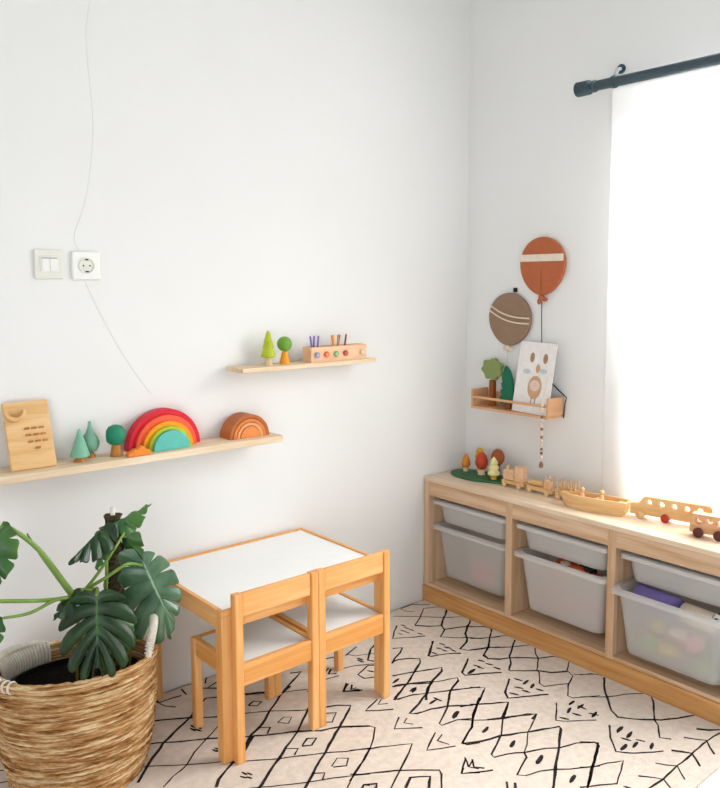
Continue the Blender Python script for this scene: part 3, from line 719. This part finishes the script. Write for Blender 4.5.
# balloons
def egg(ry, rt, rbm, n=60):
    out = []
    for i in range(n):
        a = 2*PI*i/n; s_, c_ = math.sin(a), math.cos(a)
        z = (rt if s_ > 0 else rbm)*s_; k = 1 - (.12*s_*s_ if s_ < 0 else 0)
        out.append((ry*c_*k, z))
    return out
b1 = rthing('wall_balloon', 'rust brown wall balloon with a white lace band, the higher of the two', 'wall decoration', -.004, -.411, 1.428, 'balloons on the right wall')
e1 = egg(.108, .104, .125)
MB().prism(e1, -.018, 0, 'x').build('body', 'balloon_rust', b1, bevel=.006, seg=3)
band = MB().box((-.0185, .104, .008), (-.021, -.104, .036))
for i in range(14): band.box((-.021, -.1+i*.0148, .012), (-.0225, -.1+i*.0148+.009, .032))
band.build('lace_band', 'lace', b1)
MB().box((-.019, -.0015, -.02), (-.0195, .0015, -.118)).build('crease', 'trunk_brown', b1)
kn = MB().ball((-.012, 0, -.134), (.01, .014, .011)).ball((-.012, .011, -.15), (.007, .009, .012)).ball((-.012, -.017, -.142), (.006, .013, .008))
kn = kn.build('knot', 'balloon_rust', b1, smooth=True)
MB().tube([(-.008, .002, -.15), (-.006, .002, -.24), (-.006, .0, -.3), (-.004, -.002, -.36)], .0016, 8, smooth=4).build('string', 'black', kn, smooth=True)
b2 = rthing('wall_balloon', 'taupe wall balloon with two cream ribbons tilting to the left of the rust one', 'wall decoration', -.004, -.25, 1.208, 'balloons on the right wall')
b2.rotation_euler = (.06, 0, UR)
MB().prism(egg(.11, .104, .115), -.016, 0, 'x').build('body', 'balloon_taupe', b2, bevel=.006, seg=3)
for dz in (0, -.022):
    MB().tube([(-.0175, .103, .045+dz), (-.0185, .05, .022+dz), (-.0185, 0, .01+dz), (-.0185, -.05, .006+dz), (-.0175, -.105, .008+dz)], .0032, 8, smooth=5).build('ribbon', 'ribbon', b2, smooth=True)
kn = MB().ball((-.012, 0, -.122), (.008, .012, .009)).ball((-.012, .016, -.128), (.006, .011, .007)).ball((-.012, -.016, -.13), (.006, .011, .008)).build('knot', 'ribbon', b2, smooth=True)
MB().tube([(-.01, 0, -.13), (-.006, .0, -.2), (-.005, -.002, -.3)], .0013, 8, smooth=4).build('string', 'ribbon', kn, smooth=True)
hk = rthing('wall_hook', 'small black square hook on the wall above the taupe balloon', 'hook', 0, -.269, 1.323)
MB().box((-.0005, -.009, -.009), (-.006, .009, .009)).build('plate', 'black', hk, bevel=.001)
MB().tube([(-.006, 0, 0), (-.014, 0, -.004), (-.016, 0, .004)], .0018, 8).build('peg', 'black', hk, smooth=True)
simple(MB().tube([(-.016, -.46, .965), (-.012, -.495, .935), (-.006, -.532, .906), (-.005, -.525, .886), (-.005, -.5195, .824)], .0024, 8), 'cord', 'black', (0,0,0), 'black cord from behind the picture card down the right side of the wall rack', 'cord', rotz=UR, smooth=True)
bs = rthing('bead_garland', 'strand of small white and brown beads hanging in front of the wall rack', 'garland', -.108, -.494, .006)
MB().tube([(.045, .008, .985), (.006, .002, .9), (0, 0, .86), (0, 0, .655)], .001, 6, smooth=3).build('string', 'ribbon', bs, smooth=True)
for i in range(14):
    z = .878-.0158*i
    MB().ball((0, .0, z), .0056 if i % 3 else .0062, n=12, k=8).build('bead', 'bead_brown' if i in (3, 6, 8, 11, 12) else 'ribbon', bs, smooth=True)
MB().lathe([(.004, .63), (.009, .634), (.008, .645), (.003, .656)], 12).build('tassel', 'bead_brown', bs, smooth=True)

# ------------------------------------------------------------------ toys on the unit
UZT = UH+.0002
isl = []
for i in range(56):
    a = 2*PI*i/56
    isl.append((.07*math.cos(a)*(1+.14*math.cos(2*a+.6)), .146*math.sin(a)*(1+.05*math.sin(3*a))))
simple(MB().prism(isl, 0, .009, 'z'), 'toy_island', 'island', RW(-.100, -.166, UZT), 'dark green kidney-shaped base board holding small trees, in the unit corner', 'toy', rotz=UR, bevel=.003)
IZ = UZT+.0093
GI = 'small trees on the green base board'
lathe_tree('toy_tree', 'orange pointed small tree at the left end of the green base board', RW(-.085, -.081, IZ), [(.0012, .0122), (.012, .015), (.0175, .024), (.015, .04), (.007, .057), (.001, .066)], 't_orange', [(.01, 0), (.01, .003), (.008, .012)], 'trunk_pale', right=True, group=GI)
lathe_tree('toy_tree', 'tall yellow bumpy small tree standing behind the red tree', RW(-.05, -.128, IZ), [(.0012, .0202), (.017, .024), (.02, .034), (.014, .045), (.019, .055), (.013, .066), (.015, .074), (.008, .084), (.001, .086)], 't_yellow', [(.01, 0), (.01, .003), (.008, .02)], 'trunk_pale', right=True, group=GI)
lathe_tree('toy_tree', 'red oval small tree in the middle of the green base board', RW(-.083, -.168, IZ), [(.0012, .0182), (.015, .022), (.0225, .034), (.0235, .048), (.019, .064), (.01, .076), (.001, .08)], 't_red', [(.014, 0), (.014, .003), (.011, .018)], 'trunk_pale', right=True, group=GI)
lathe_tree('toy_tree', 'brown round small tree standing behind the cream fir', RW(-.055, -.232, IZ), sphere_prof(.025, .036, .03), 't_brown', [(.011, 0), (.011, .003), (.009, .0355)], 'trunk_brown', right=True, group=GI)
lathe_tree('toy_tree', 'cream tiered small fir at the right end of the green base board', RW(-.108, -.256, IZ), [(.018, .0142), (.0225, .018), (.022, .024), (.013, .036), (.0195, .038), (.0185, .043), (.011, .053), (.0155, .055), (.0145, .06), (.007, .072), (.001, .078)], 't_cream', [(.011, 0), (.011, .003), (.009, .014)], 't_yellow', right=True, group=GI)

def wheel(parent, x, y, z, r, w_, m):
    # axle along the thing's local x
    MB().lathe([(.0012, -w_/2), (r-.002, -w_/2), (r, -w_/2+.0015), (r, w_/2-.0015), (r-.002, w_/2), (.0012, w_/2)], 20, (x, y, z), M=Matrix.Rotation(PI/2, 4, 'Y')).build('wheel', m, parent, smooth=True)
GTR = 'wooden train along the back of the unit'
def wagon(y, ln, label, kind):
    t = rthing('toy_train_engine' if kind == 'engine' else 'toy_wagon', label, 'toy train', -.115, y, UZT, GTR)
    MB().box((-.018, -ln/2, .012), (.018, ln/2, .026)).build('chassis', 'toy_y', t, bevel=.002)
    for yy in (-ln/2+.018, ln/2-.018):
        for sx in (-1, 1): wheel(t, sx*.0215, yy, .0105, .0105, .006, 'toy_x')
    for yy in (-ln/2, ln/2): MB().tube([(0, yy*1.0, .018), (0, yy*1.0+(.006 if yy > 0 else -.006), .018)], .003, 8).build('coupling', 'trunk_tan', t)
    if kind == 'engine':
        MB().box((-.016, -.005, .0262), (.016, ln/2-.004, .068)).build('boiler', 'peach_x', t, bevel=.006, seg=3)
        MB().box((-.016, -ln/2+.004, .0262), (.016, -.009, .088)).build('cab', 'peach_x', t, bevel=.003)
        MB().lathe([(.005, 0), (.006, .014), (.005, .015)], 14, (0, ln/2-.018, .0682)).build('chimney', 'toy_z', t, smooth=True)
    else:
        for yy in [-ln/2+.01+i*(ln-.02)/5 for i in range(6)]:
            if kind == 'flat' and yy > -.01: continue
            for sx in (-1, 1): MB().tube([(sx*.014, yy, .0262), (sx*.014, yy, .074)], .0024, 8).build('stake', 'toy_z', t, smooth=True)
        if kind == 'flat':
            MB().tube([(0, -.01, .0375), (0, ln/2-.006, .0375)], .011, 12).build('log', 'toy_y', t, smooth=True)
            MB().box((-.01, -ln/2+.012, .0262), (.01, -.018, .055)).build('crate', 'peach_x', t, bevel=.001)
        else:
            MB().box((-.01, -ln/2+.012, .0262), (.01, ln/2-.012, .046)).build('load', 'toy_y', t, bevel=.001)
wagon(-.372, .108, 'wooden toy train engine with block cab next to the green base board', 'engine')
wagon(-.502, .118, 'wooden toy wagon with a log and stakes behind the engine', 'flat')
wagon(-.627, .098, 'wooden toy wagon with rows of stakes partly behind the boat', 'stake')

# boat
bt = rthing('toy_boat', 'varnished wooden toy boat with two peg figures on the unit top', 'toy boat', -.152, -.764, UZT, dz=.22)
def hull(z, k, ins=0):
    L = .126*k; out = []
    for i in range(13):
        t_ = i/12; yy = L - t_*2*L
        ww = .038*(1-max(0, (yy+.0)/L)**2.2)**.8 if yy > 0 else .038*(1-.25*(abs(yy)/L)**3)
        out.append((max(.0008, ww-ins), yy-(ins if i == 0 else 0)+(ins if i == 12 else 0)))
    pts = [(a, b, z) for a, b in out] + [(-a, b, z) for a, b in reversed(out)]
    return pts
MB().loft([hull(.0, .88), hull(.008, .93), hull(.03, .98), hull(.05, 1.0), hull(.0505, 1.0, .006), hull(.021, .95, .009), hull(.0205, .9, .02)]).build('hull', 'toy_y', bt, smooth=True)
MB().box((-.03, -.002, .036), (.03, -.012, .041)).build('thwart', 'toy_x', bt, bevel=.001)
MB().box((-.03, -.085, .036), (.03, -.11, .041)).build('thwart', 'toy_x', bt, bevel=.001)
for yy, lb in ((.045, 'peg figure near the bow of the toy boat'), (-.028, 'peg figure in the middle of the toy boat')):
    lx, ly = -.152 - yy*math.sin(.22), -.764 + yy*math.cos(.22)
    pg = rthing('peg_figure', lb, 'toy figure', lx, ly, UZT+.0203, 'peg figures in the toy boat')
    MB().lathe([(.0085, 0), (.009, .003), (.0075, .032), (.005, .038)], 18).build('body', 'peach_x', pg, smooth=True)
    MB().lathe(sphere_prof(.0088, .0382), 16).build('head', 'toy_z', pg, smooth=True)

# vehicles with round windows
def holes_plate(parent, outline, holes, x0, x1, m):
    """plate in the yz plane with round window holes: front and back faces are bridged around every hole"""
    bm = bmesh.new(); edges = []
    def loop(pts):
        vs = [bm.verts.new((x0, a, b)) for a, b in pts]
        for i in range(len(vs)): edges.append(bm.edges.new((vs[i], vs[(i+1) % len(vs)])))
    loop(outline)
    for cx, cy, r_ in holes: loop(circ(cx, cy, r_, 18))
    res = bmesh.ops.triangle_fill(bm, use_beauty=True, use_dissolve=False, edges=edges)
    ext = bmesh.ops.extrude_face_region(bm, geom=list(bm.faces))
    for g in ext['geom']:
        if isinstance(g, bmesh.types.BMVert): g.co.x = x1
    bmesh.ops.recalc_face_normals(bm, faces=bm.faces)
    me = bpy.data.meshes.new('body'); bm.to_mesh(me); bm.free(); me.materials.append(MATS[m])
    o = bpy.data.objects.new('body', me); C.objects.link(o); o.parent = parent
    return o
bs_ = rthing('toy_bus', 'long natural wooden toy bus with five round windows and one red wheel', 'toy bus', -.118, -.893, UZT, dz=.22)
out = [(0, .014), (0, .05), (-.03, .055), (-.036, .066), (-.044, .076), (-.058, .08), (-.262, .08), (-.27, .072), (-.27, .014)]
holes_plate(bs_, out, [(-.064, .06, .0095), (-.106, .058, .01), (-.148, .058, .01), (-.19, .058, .01), (-.232, .058, .01)], -.014, .014, 'toy_y')
for yy, m in ((-.035, 'toy_x'), (-.12, 'wheel_red'), (-.225, 'toy_x')):
    wheel(bs_, -.018, yy, .0145, .0145, .007, m); wheel(bs_, .018, yy, .0145, .0145, .007, m)
vn = rthing('toy_car', 'small wooden toy car with round windows and dark wheels at the unit edge', 'toy car', -.158, -1.133, UZT, dz=.2)
out = [(0, .014), (0, .067), (-.006, .075), (-.112, .075), (-.12, .067), (-.12, .014)]
holes_plate(vn, out, [(-.027, .054, .011), (-.059, .054, .011), (-.091, .054, .011)], -.018, .018, 'rack_y')
for yy in (-.028, -.09):
    wheel(vn, -.0225, yy, .016, .016, .008, 'wheel_dark'); wheel(vn, .0225, yy, .016, .016, .008, 'wheel_dark')

# ------------------------------------------------------------------ curtain and rod
rod = rthing('curtain_rod', 'dark metal curtain rod with ribbed end cap above the window', 'curtain rod', -.1, 0, 2.042)
RY = Matrix.Rotation(PI/2, 4, 'X')
MB().tube([(0, -.70, 0), (0, -1.35, 0)], .0175, 20).tube([(0, -1.35, 0), (0, -2.7, 0)], .016, 20).build('rod', 'rod_metal', rod, smooth=True)
fin = []
for i in range(25):
    fin.append((.0245+.0016*math.sin(i*2.1), -.615-.0022*i))
MB().lathe([(.015, .612)]+[(a, -b) for a, b in fin]+[(.015, .672), (.012, .674), (.012, .682), (.021, .684), (.021, .69), (.015, .693), (.015, .699)], 28, M=Matrix.Rotation(PI/2, 4, 'X')).build('end_cap', 'rod_metal', rod, smooth=True)
for s_ in (.765, 2.6):
    MB().tube([(0, -s_, .0178), (.03, -s_+.012, .036), (.07, -s_+.03, .06), (.094, -s_+.035, .066)], .0062, 10, smooth=3).lathe([(.0, .093), (.017, .0935), (.017, .0985)], 18, (0, -s_+.035, .066), M=Matrix.Rotation(PI/2, 4, 'Y')).build('bracket', 'rod_metal', rod, smooth=True)
    MB().lathe([(.0215, -.006), (.0215, .006), (.0178, .006), (.0178, -.006)], 18, (0, -s_, 0), M=RY, closed=True).build('bracket_ring', 'rod_metal', rod, smooth=True)
cu = MB(); NS, NZ = 300, 26; S0, S1 = .757, 2.55; vs = []
rc = random.Random(5); ph = [rc.uniform(0, 6.28) for _ in range(6)]
for j in range(NZ+1):
    tz = j/NZ; z = 2.0195-(2.0195-.543)*tz
    for i in range(NS+1):
        a = i/NS; s_ = S0+(S1-S0)*a - .045*tz*(1-a)**6
        amp = (.013+.006*tz)*(.55+.45*math.sin(a*9+ph[0]))
        d = (.1*(1-tz)**1.0+.024*tz) + amp*(1-.45*tz)*(math.sin(a*95+ph[1]+.6*math.sin(tz*3+a*20))+.35*math.sin(a*213+ph[2]+tz))
        d = max(d, .012)
        vs.append((-d, -s_, z))
cu.add(vs, [(j*(NS+1)+i, j*(NS+1)+i+1, (j+1)*(NS+1)+i+1, (j+1)*(NS+1)+i) for j in range(NZ) for i in range(NS)])
cm = cu.build('sheer_curtain', 'sheer', loc=(0,0,0), rot=(0,0,UR), smooth=True)
tag(cm, 'sheer white curtain hanging from the dark rod over the window', 'curtain')

# ------------------------------------------------------------------ basket
BX, BY = -1.836, -.236
BH_ = .338
LD = Vector((.334, .942, 0))
def warp(o, dz=0, s1=.68, sh=.066):
    for v in o.data.vertices:
        z = v.co.z+dz; k = max(0, min(1.15, z/BH_))**1.3
        p = Vector((v.co.x, v.co.y, 0)); dd = p.dot(LD)
        p = p - LD*dd + LD*(dd*(1-(1-s1)*k) - sh*k)
        v.co.x, v.co.y = p.x, p.y
    return o
bk = thing('wicker_basket', 'large round woven straw basket with white rope handles standing on the rug', 'basket', (BX, BY, .0008))
prof = []; NC = 22
def rad(z): 
    q = z/BH_
    return .176+.031*math.sin(min(1, q*1.6)*PI/2)
for k in range(NC):
    z0 = BH_*k/NC; h = BH_/NC
    for j in range(5):
        a = PI*j/5; prof.append((rad(z0+h*j/5)+.0105*math.sin(a)-.006, z0+h*j/5+.0005))
nb = 200
def ropefn(k, i, t):
    c_ = k//5
    return .0012*math.sin(i*PI*2/nb*(46)+c_*1.9+(k % 5)*.9)+.0015*math.sin(3*t+c_*.6)
MB().lathe([(.002, .0)] + [(rad(0)-.01, .0)] + prof, nb, fn=lambda k, i, t: ropefn(k-2, i, t) if k >= 2 else 0, cap=False).lathe([(.193, .333), (.190, .1), (.16, .012), (.002, .012)], 60, cap=False).build('woven_body', 'straw', bk, smooth=True)
warp(bpy.data.objects['woven_body'])
# rim roll closing the wall
rimr = MB()
pts = [(.202*math.cos(2*PI*i/90), .202*math.sin(2*PI*i/90), (BH_+.004)+.0015*math.sin(i*2.5)) for i in range(91)]
rimr.tube(pts, [.0115+.0012*math.sin(i*2.1) for i in range(91)], 10)
warp(rimr.build('rim', 'straw', bk, smooth=True))
def handle(a0, a1, rise, m):
    n = 26; P_ = []; R_ = []
    for i in range(n+1):
        t_ = i/n; a = a0+(a1-a0)*t_
        P_.append((.205*math.cos(a), .205*math.sin(a), (BH_+.012)+rise*math.sin(PI*t_)**.55))
    mb = MB().tube(P_, .0085, 8)
    for i in range(n*2):
        t_ = (i+.5)/(n*2); a = a0+(a1-a0)*t_; p = Vector((.205*math.cos(a), .205*math.sin(a), (BH_+.012)+rise*math.sin(PI*t_)**.55))
        a2 = a+(a1-a0)*.002*10; t2 = t_+.02
        p2 = Vector((.205*math.cos(a2), .205*math.sin(a2), (BH_+.012)+rise*math.sin(PI*min(t2, 1))**.55))
        d = (p2-p).normalized()*.0032
        mb.tube([p-d, p-d*.4, p+d*.4, p+d], [.0095, .0122, .0122, .0095], 10)
    warp(mb.build('handle', m, bk, smooth=True))
handle(math.radians(-46), math.radians(10), .085, 'rope_white')
handle(math.radians(95), math.radians(150), .02, 'rope_white')
wr_ = MB()
for a in [math.radians(x) for x in (172, 178, 184, 190, 196, 202)]:
    c_ = Vector((.202*math.cos(a), .202*math.sin(a), (BH_+.004)))
    n_ = Vector((math.cos(a), math.sin(a), 0))
    ring = [c_+(n_*math.cos(q*PI/6)+Vector((0, 0, 1))*math.sin(q*PI/6)*1.2)*.0135 for q in range(13)]
    wr_.tube(ring, .0032, 6)
for a in [math.radians(x) for x in range(92, 152, 3)]:
    c_ = Vector((.200*math.cos(a), .200*math.sin(a), BH_-.022)); n_ = Vector((math.cos(a), math.sin(a), 0))
    wr_.tube([c_+n_*math.cos(q*PI/7)*.0165+Vector((0, 0, 1))*math.sin(q*PI/7)*.042 for q in range(15)], .0044, 6)
warp(wr_.build('rim_wrapping', 'rope_white', bk, smooth=True))
pt = thing('nursery_pot', 'black inner plastic pot full of soil sitting inside the woven basket', 'pot', (BX, BY, .0145))
MB().lathe([(.02, 0), (.135, 0), (.174, .272), (.174, .28), (.168, .28), (.168, .272), (.13, .02), (.02, .02)], 48).build('pot', 'pot_black', pt, smooth=True)
warp(bpy.data.objects['pot'], .0145)
so_ = MB().lathe([(.160, .235), (.1665, .262), (.12, .268), (.06, .272), (.001, .273)], 48, fn=lambda k, i, t: .0)
tag(warp(so_.build('soil', 'soil', pt, smooth=True), .0145), kind='stuff')

# ------------------------------------------------------------------ monstera
mo = thing('monstera_plant', 'green monstera with split leaves on a moss pole growing in the woven basket', 'plant', (BX, BY, .289))
OFF = Vector((BX, BY, .289))
def rel(p): return Vector((.9651*p[0]+.0317*p[1]+.0158*p[2]-.0453, p[1], .9682*p[2]+.0056*p[0]+.0269))-OFF
mp_ = MB().lathe([(.0215+.003*math.sin(k*1.7), 0+.43*k/30) for k in range(31)], 18, rel((-1.757, -.31, .290)), fn=lambda k, i, t: .003*math.sin(i*2.3+k*1.9))
mp_.build('moss_pole', 'moss', mo, smooth=True)
MB().lathe([(.007, .4302), (.007, .448), (.005, .451)], 10, rel((-1.757, -.31, .290))).build('pole_core', 'pole_grey' if 'pole_grey' in MATS else 'pale_plastic', mo, smooth=True)
def stalk(pts, r0, r1, m='stem_green', name='petiole'):
    n = len(pts); MB().tube([rel(p) for p in pts], [r0+(r1-r0)*i/(n-1) for i in range(n)], 10, smooth=6).build(name, m, mo, smooth=True)
stalk([(-1.80, -.335, .29), (-1.812, -.35, .40), (-1.82, -.365, .49), (-1.84, -.37, .55)], .013, .010, 'stem_old', 'stem')
stalk([(-1.84, -.37, .55), (-1.87, -.375, .56), (-1.905, -.37, .556)], .012, .010, 'stem_green', 'stem')
def interp(u, xs, ys):
    for i in range(len(xs)-1):
        if u <= xs[i+1]: 
            t_ = (u-xs[i])/(xs[i+1]-xs[i]); return ys[i]*(1-t_)+ys[i+1]*t_
    return ys[-1]
def leaf(basep, tip, nrm, W_, mats, nl=5, cut=.42, droop=.1, curl=.25, fold=.1, th0=-72, twist=0, pw=5, sides=(1, -1), hook=.12, wl=1.0, wr=1.0):
    b_ = Vector(basep); Y = (Vector(tip)-b_); L = Y.length; Y.normalize()
    N = Vector(nrm); N = (N-Y*N.dot(Y)).normalized(); X = Y.cross(N)
    vs_ = [0, .035, .12, .25, .4, .55, .7, .82, .92, 1.0]; per = 12; na = nl*per
    mb = MB()
    for sd in sides:
        pts = []
        ws = W_*(wl if sd > 0 else wr)
        for ia in range(na+1):
            a = ia/per; u = a/nl
            fr_ = a-math.floor(a) if ia < na else 1.0
            edge = 1-abs(2*fr_-1)**pw
            vmax = 1.0 if False else cut+(1-cut)*max(0, edge)**.5
            if ia == 0: vmax = .9
            if ia == na: vmax = 1.0
            elif u > 1-1/nl*.5: vmax = max(vmax, cut+(1-cut)*interp(u, [1-1/nl*.5, 1], [.9, 1]))
            th = math.radians(th0+(90-th0)*u**.85)
            my = .82*L*u**1.05
            R_ = ws*interp(u, [0, .08, .25, .5, .7, .88], [.5, .78, 1.0, .98, .80, .52]) if u < .88 else ws*.52+(L*.18-ws*.52)*((u-.88)/.12)
            for v in vs_:
                rr_ = R_*v*vmax
                x = rr_*math.cos(th); y = my+rr_*math.sin(th)+hook*R_*(v*vmax)**2*(1 if u < .9 else 0)
                z = -fold*x-curl*(x/W_)**2*W_*.6-droop*L*max(0, y/L)**2+.006*math.cos(2*PI*a)*v*-1*(1 if .03 < u < .95 else 0)
                pts.append(b_+X*(x*sd)+Y*y+N*z)
        K = len(vs_)
        fs = []; mi = []
        o0 = len(mb.v); mb.v += [tuple(rel(p)) for p in pts]
        for ia in range(na):
            for k in range(K-1):
                mb.f.append((o0+ia*K+k, o0+(ia+1)*K+k, o0+(ia+1)*K+k+1, o0+ia*K+k+1)); mb.m.append(1 if k == 0 or (ia % per in (5, 6) and k < 6 and False) else 0)
    o = mb.build('leaf', mats, mo, smooth=True)
    o.data.update()
    s_ = o.modifiers.new('thickness', 'SOLIDIFY'); s_.thickness = .0012
    return o
D_ = ['leaf_dark', 'leaf_vein']; M_ = ['leaf_mid', 'leaf_vein']; S_ = ['leaf_silver', 'leaf_vein_pale']
CAMD = Vector((-.64, -.76, .12))
# large pale leaf at the right
leaf((-1.700, -.365, .600), (-1.628, -.415, .392), (-.42, -.85, .36), .108, S_, nl=6, cut=.42, droop=.08, curl=.25, fold=.15, th0=-80, wl=1.28, wr=.62, pw=7, hook=.25)
stalk([(-1.865, -.37, .565), (-1.82, -.39, .59), (-1.76, -.395, .615), (-1.705, -.366, .590)], .005, .004)
# dark leaf hanging in front
leaf((-1.868, -.455, .575), (-1.885, -.49, .395), (-.45, -.85, .3), .100, D_, nl=6, cut=.26, droop=.05, curl=.3, fold=.12, th0=-50, pw=4, hook=.5)
stalk([(-1.84, -.375, .556), (-1.85, -.41, .575), (-1.868, -.455, .576)], .0055, .004)
# drooping top leaf, seen nearly edge on
leaf((-1.79, -.345, .728), (-1.925, -.40, .668), (-.15, -.05, 1), .056, D_, nl=5, cut=.3, droop=.1, curl=.8, fold=.75, th0=-40, wl=1.0, wr=.8, hook=.4)
stalk([(-1.87, -.37, .562), (-1.83, -.38, .61), (-1.79, -.38, .66), (-1.74, -.345, .695)], .0045, .0035)
leaf((-1.79, -.34, .715), (-1.645, -.31, .738), (.1, -.25, 1), .05, M_, nl=4, cut=.45, droop=-.05, curl=.8, fold=.5, wl=.8, wr=.9)
stalk([(-1.81, -.36, .50), (-1.80, -.35, .60), (-1.80, -.345, .68), (-1.795, -.34, .717)], .005, .0035)
leaf((-1.75, -.335, .70), (-1.705, -.365, .595), (-.8, -.4, .3), .034, M_, nl=3, cut=.6, droop=.1, curl=.4, fold=.2)
leaf((-1.825, -.36, .705), (-1.845, -.38, .60), (-.9, -.3, .2), .026, M_, nl=3, cut=.55, droop=.1, curl=.4, fold=.3)
# leaf cut by the left edge of the frame
leaf((-2.075, -.36, .776), (-2.105, -.37, .60), (-.75, -.6, .2), .042, M_, nl=4, cut=.5, droop=.05, curl=.6, fold=.35)
stalk([(-1.90, -.372, .557), (-1.925, -.37, .60), (-1.985, -.365, .70), (-2.05, -.36, .768), (-2.075, -.36, .776)], .0085, .004)
stalk([(-1.905, -.36, .56), (-1.94, -.35, .62), (-1.975, -.345, .68), (-2.005, -.34, .74)], .0065, .002, 'stem_green', 'sheath')
stalk([(-1.90, -.375, .555), (-1.98, -.38, .568), (-2.10, -.385, .60), (-2.17, -.39, .615)], .0055, .0045)
stalk([(-1.895, -.38, .55), (-1.95, -.39, .565), (-2.02, -.40, .553), (-2.085, -.41, .562)], .005, .0035)
leaf((-2.16, -.39, .61), (-2.22, -.42, .48), (-.5, -.8, .4), .06, M_, nl=4, cut=.45)
leaf((-2.105, -.41, .562), (-2.15, -.43, .47), (-.8, -.5, .3), .03, M_, nl=3, cut=.5, fold=.3)
# lower and inner leaves
leaf((-1.795, -.40, .50), (-1.80, -.43, .355), (-.4, -.9, .2), .045, M_, nl=4, cut=.4, droop=.1, curl=.4, fold=.2, th0=-50, hook=.3)
stalk([(-1.82, -.368, .48), (-1.81, -.385, .51), (-1.795, -.40, .50)], .004, .003)
leaf((-1.89, -.40, .575), (-1.975, -.425, .54), (-.1, -.4, 1), .032, D_, nl=3, cut=.6, droop=.2, curl=.5, fold=.4)
stalk([(-1.87, -.375, .56), (-1.88, -.39, .575), (-1.89, -.40, .576)], .004, .003)
leaf((-1.90, -.33, .53), (-1.915, -.33, .455), (-.6, -.8, .3), .026, M_, nl=3, cut=.7, droop=.1, curl=.3, fold=.2)
leaf((-1.765, -.34, .48), (-1.74, -.37, .375), (-.1, -.9, .3), .04, D_, nl=4, cut=.45, droop=.1, curl=.4, fold=.2)
stalk([(-1.81, -.35, .43), (-1.79, -.345, .48), (-1.765, -.34, .48)], .004, .003)
stalk([(-1.885, -.37, .553), (-1.885, -.36, .48), (-1.88, -.33, .38), (-1.875, -.31, .29)], .004, .0035, 'stem_old', 'aerial_root')
stalk([(-1.80, -.37, .40), (-1.76, -.36, .42), (-1.735, -.345, .37), (-1.73, -.33, .29)], .0035, .003, 'stem_old', 'aerial_root')
stalk([(-1.81, -.36, .36), (-1.775, -.37, .38), (-1.765, -.36, .33), (-1.77, -.35, .29)], .003, .0025, 'stem_old', 'aerial_root')
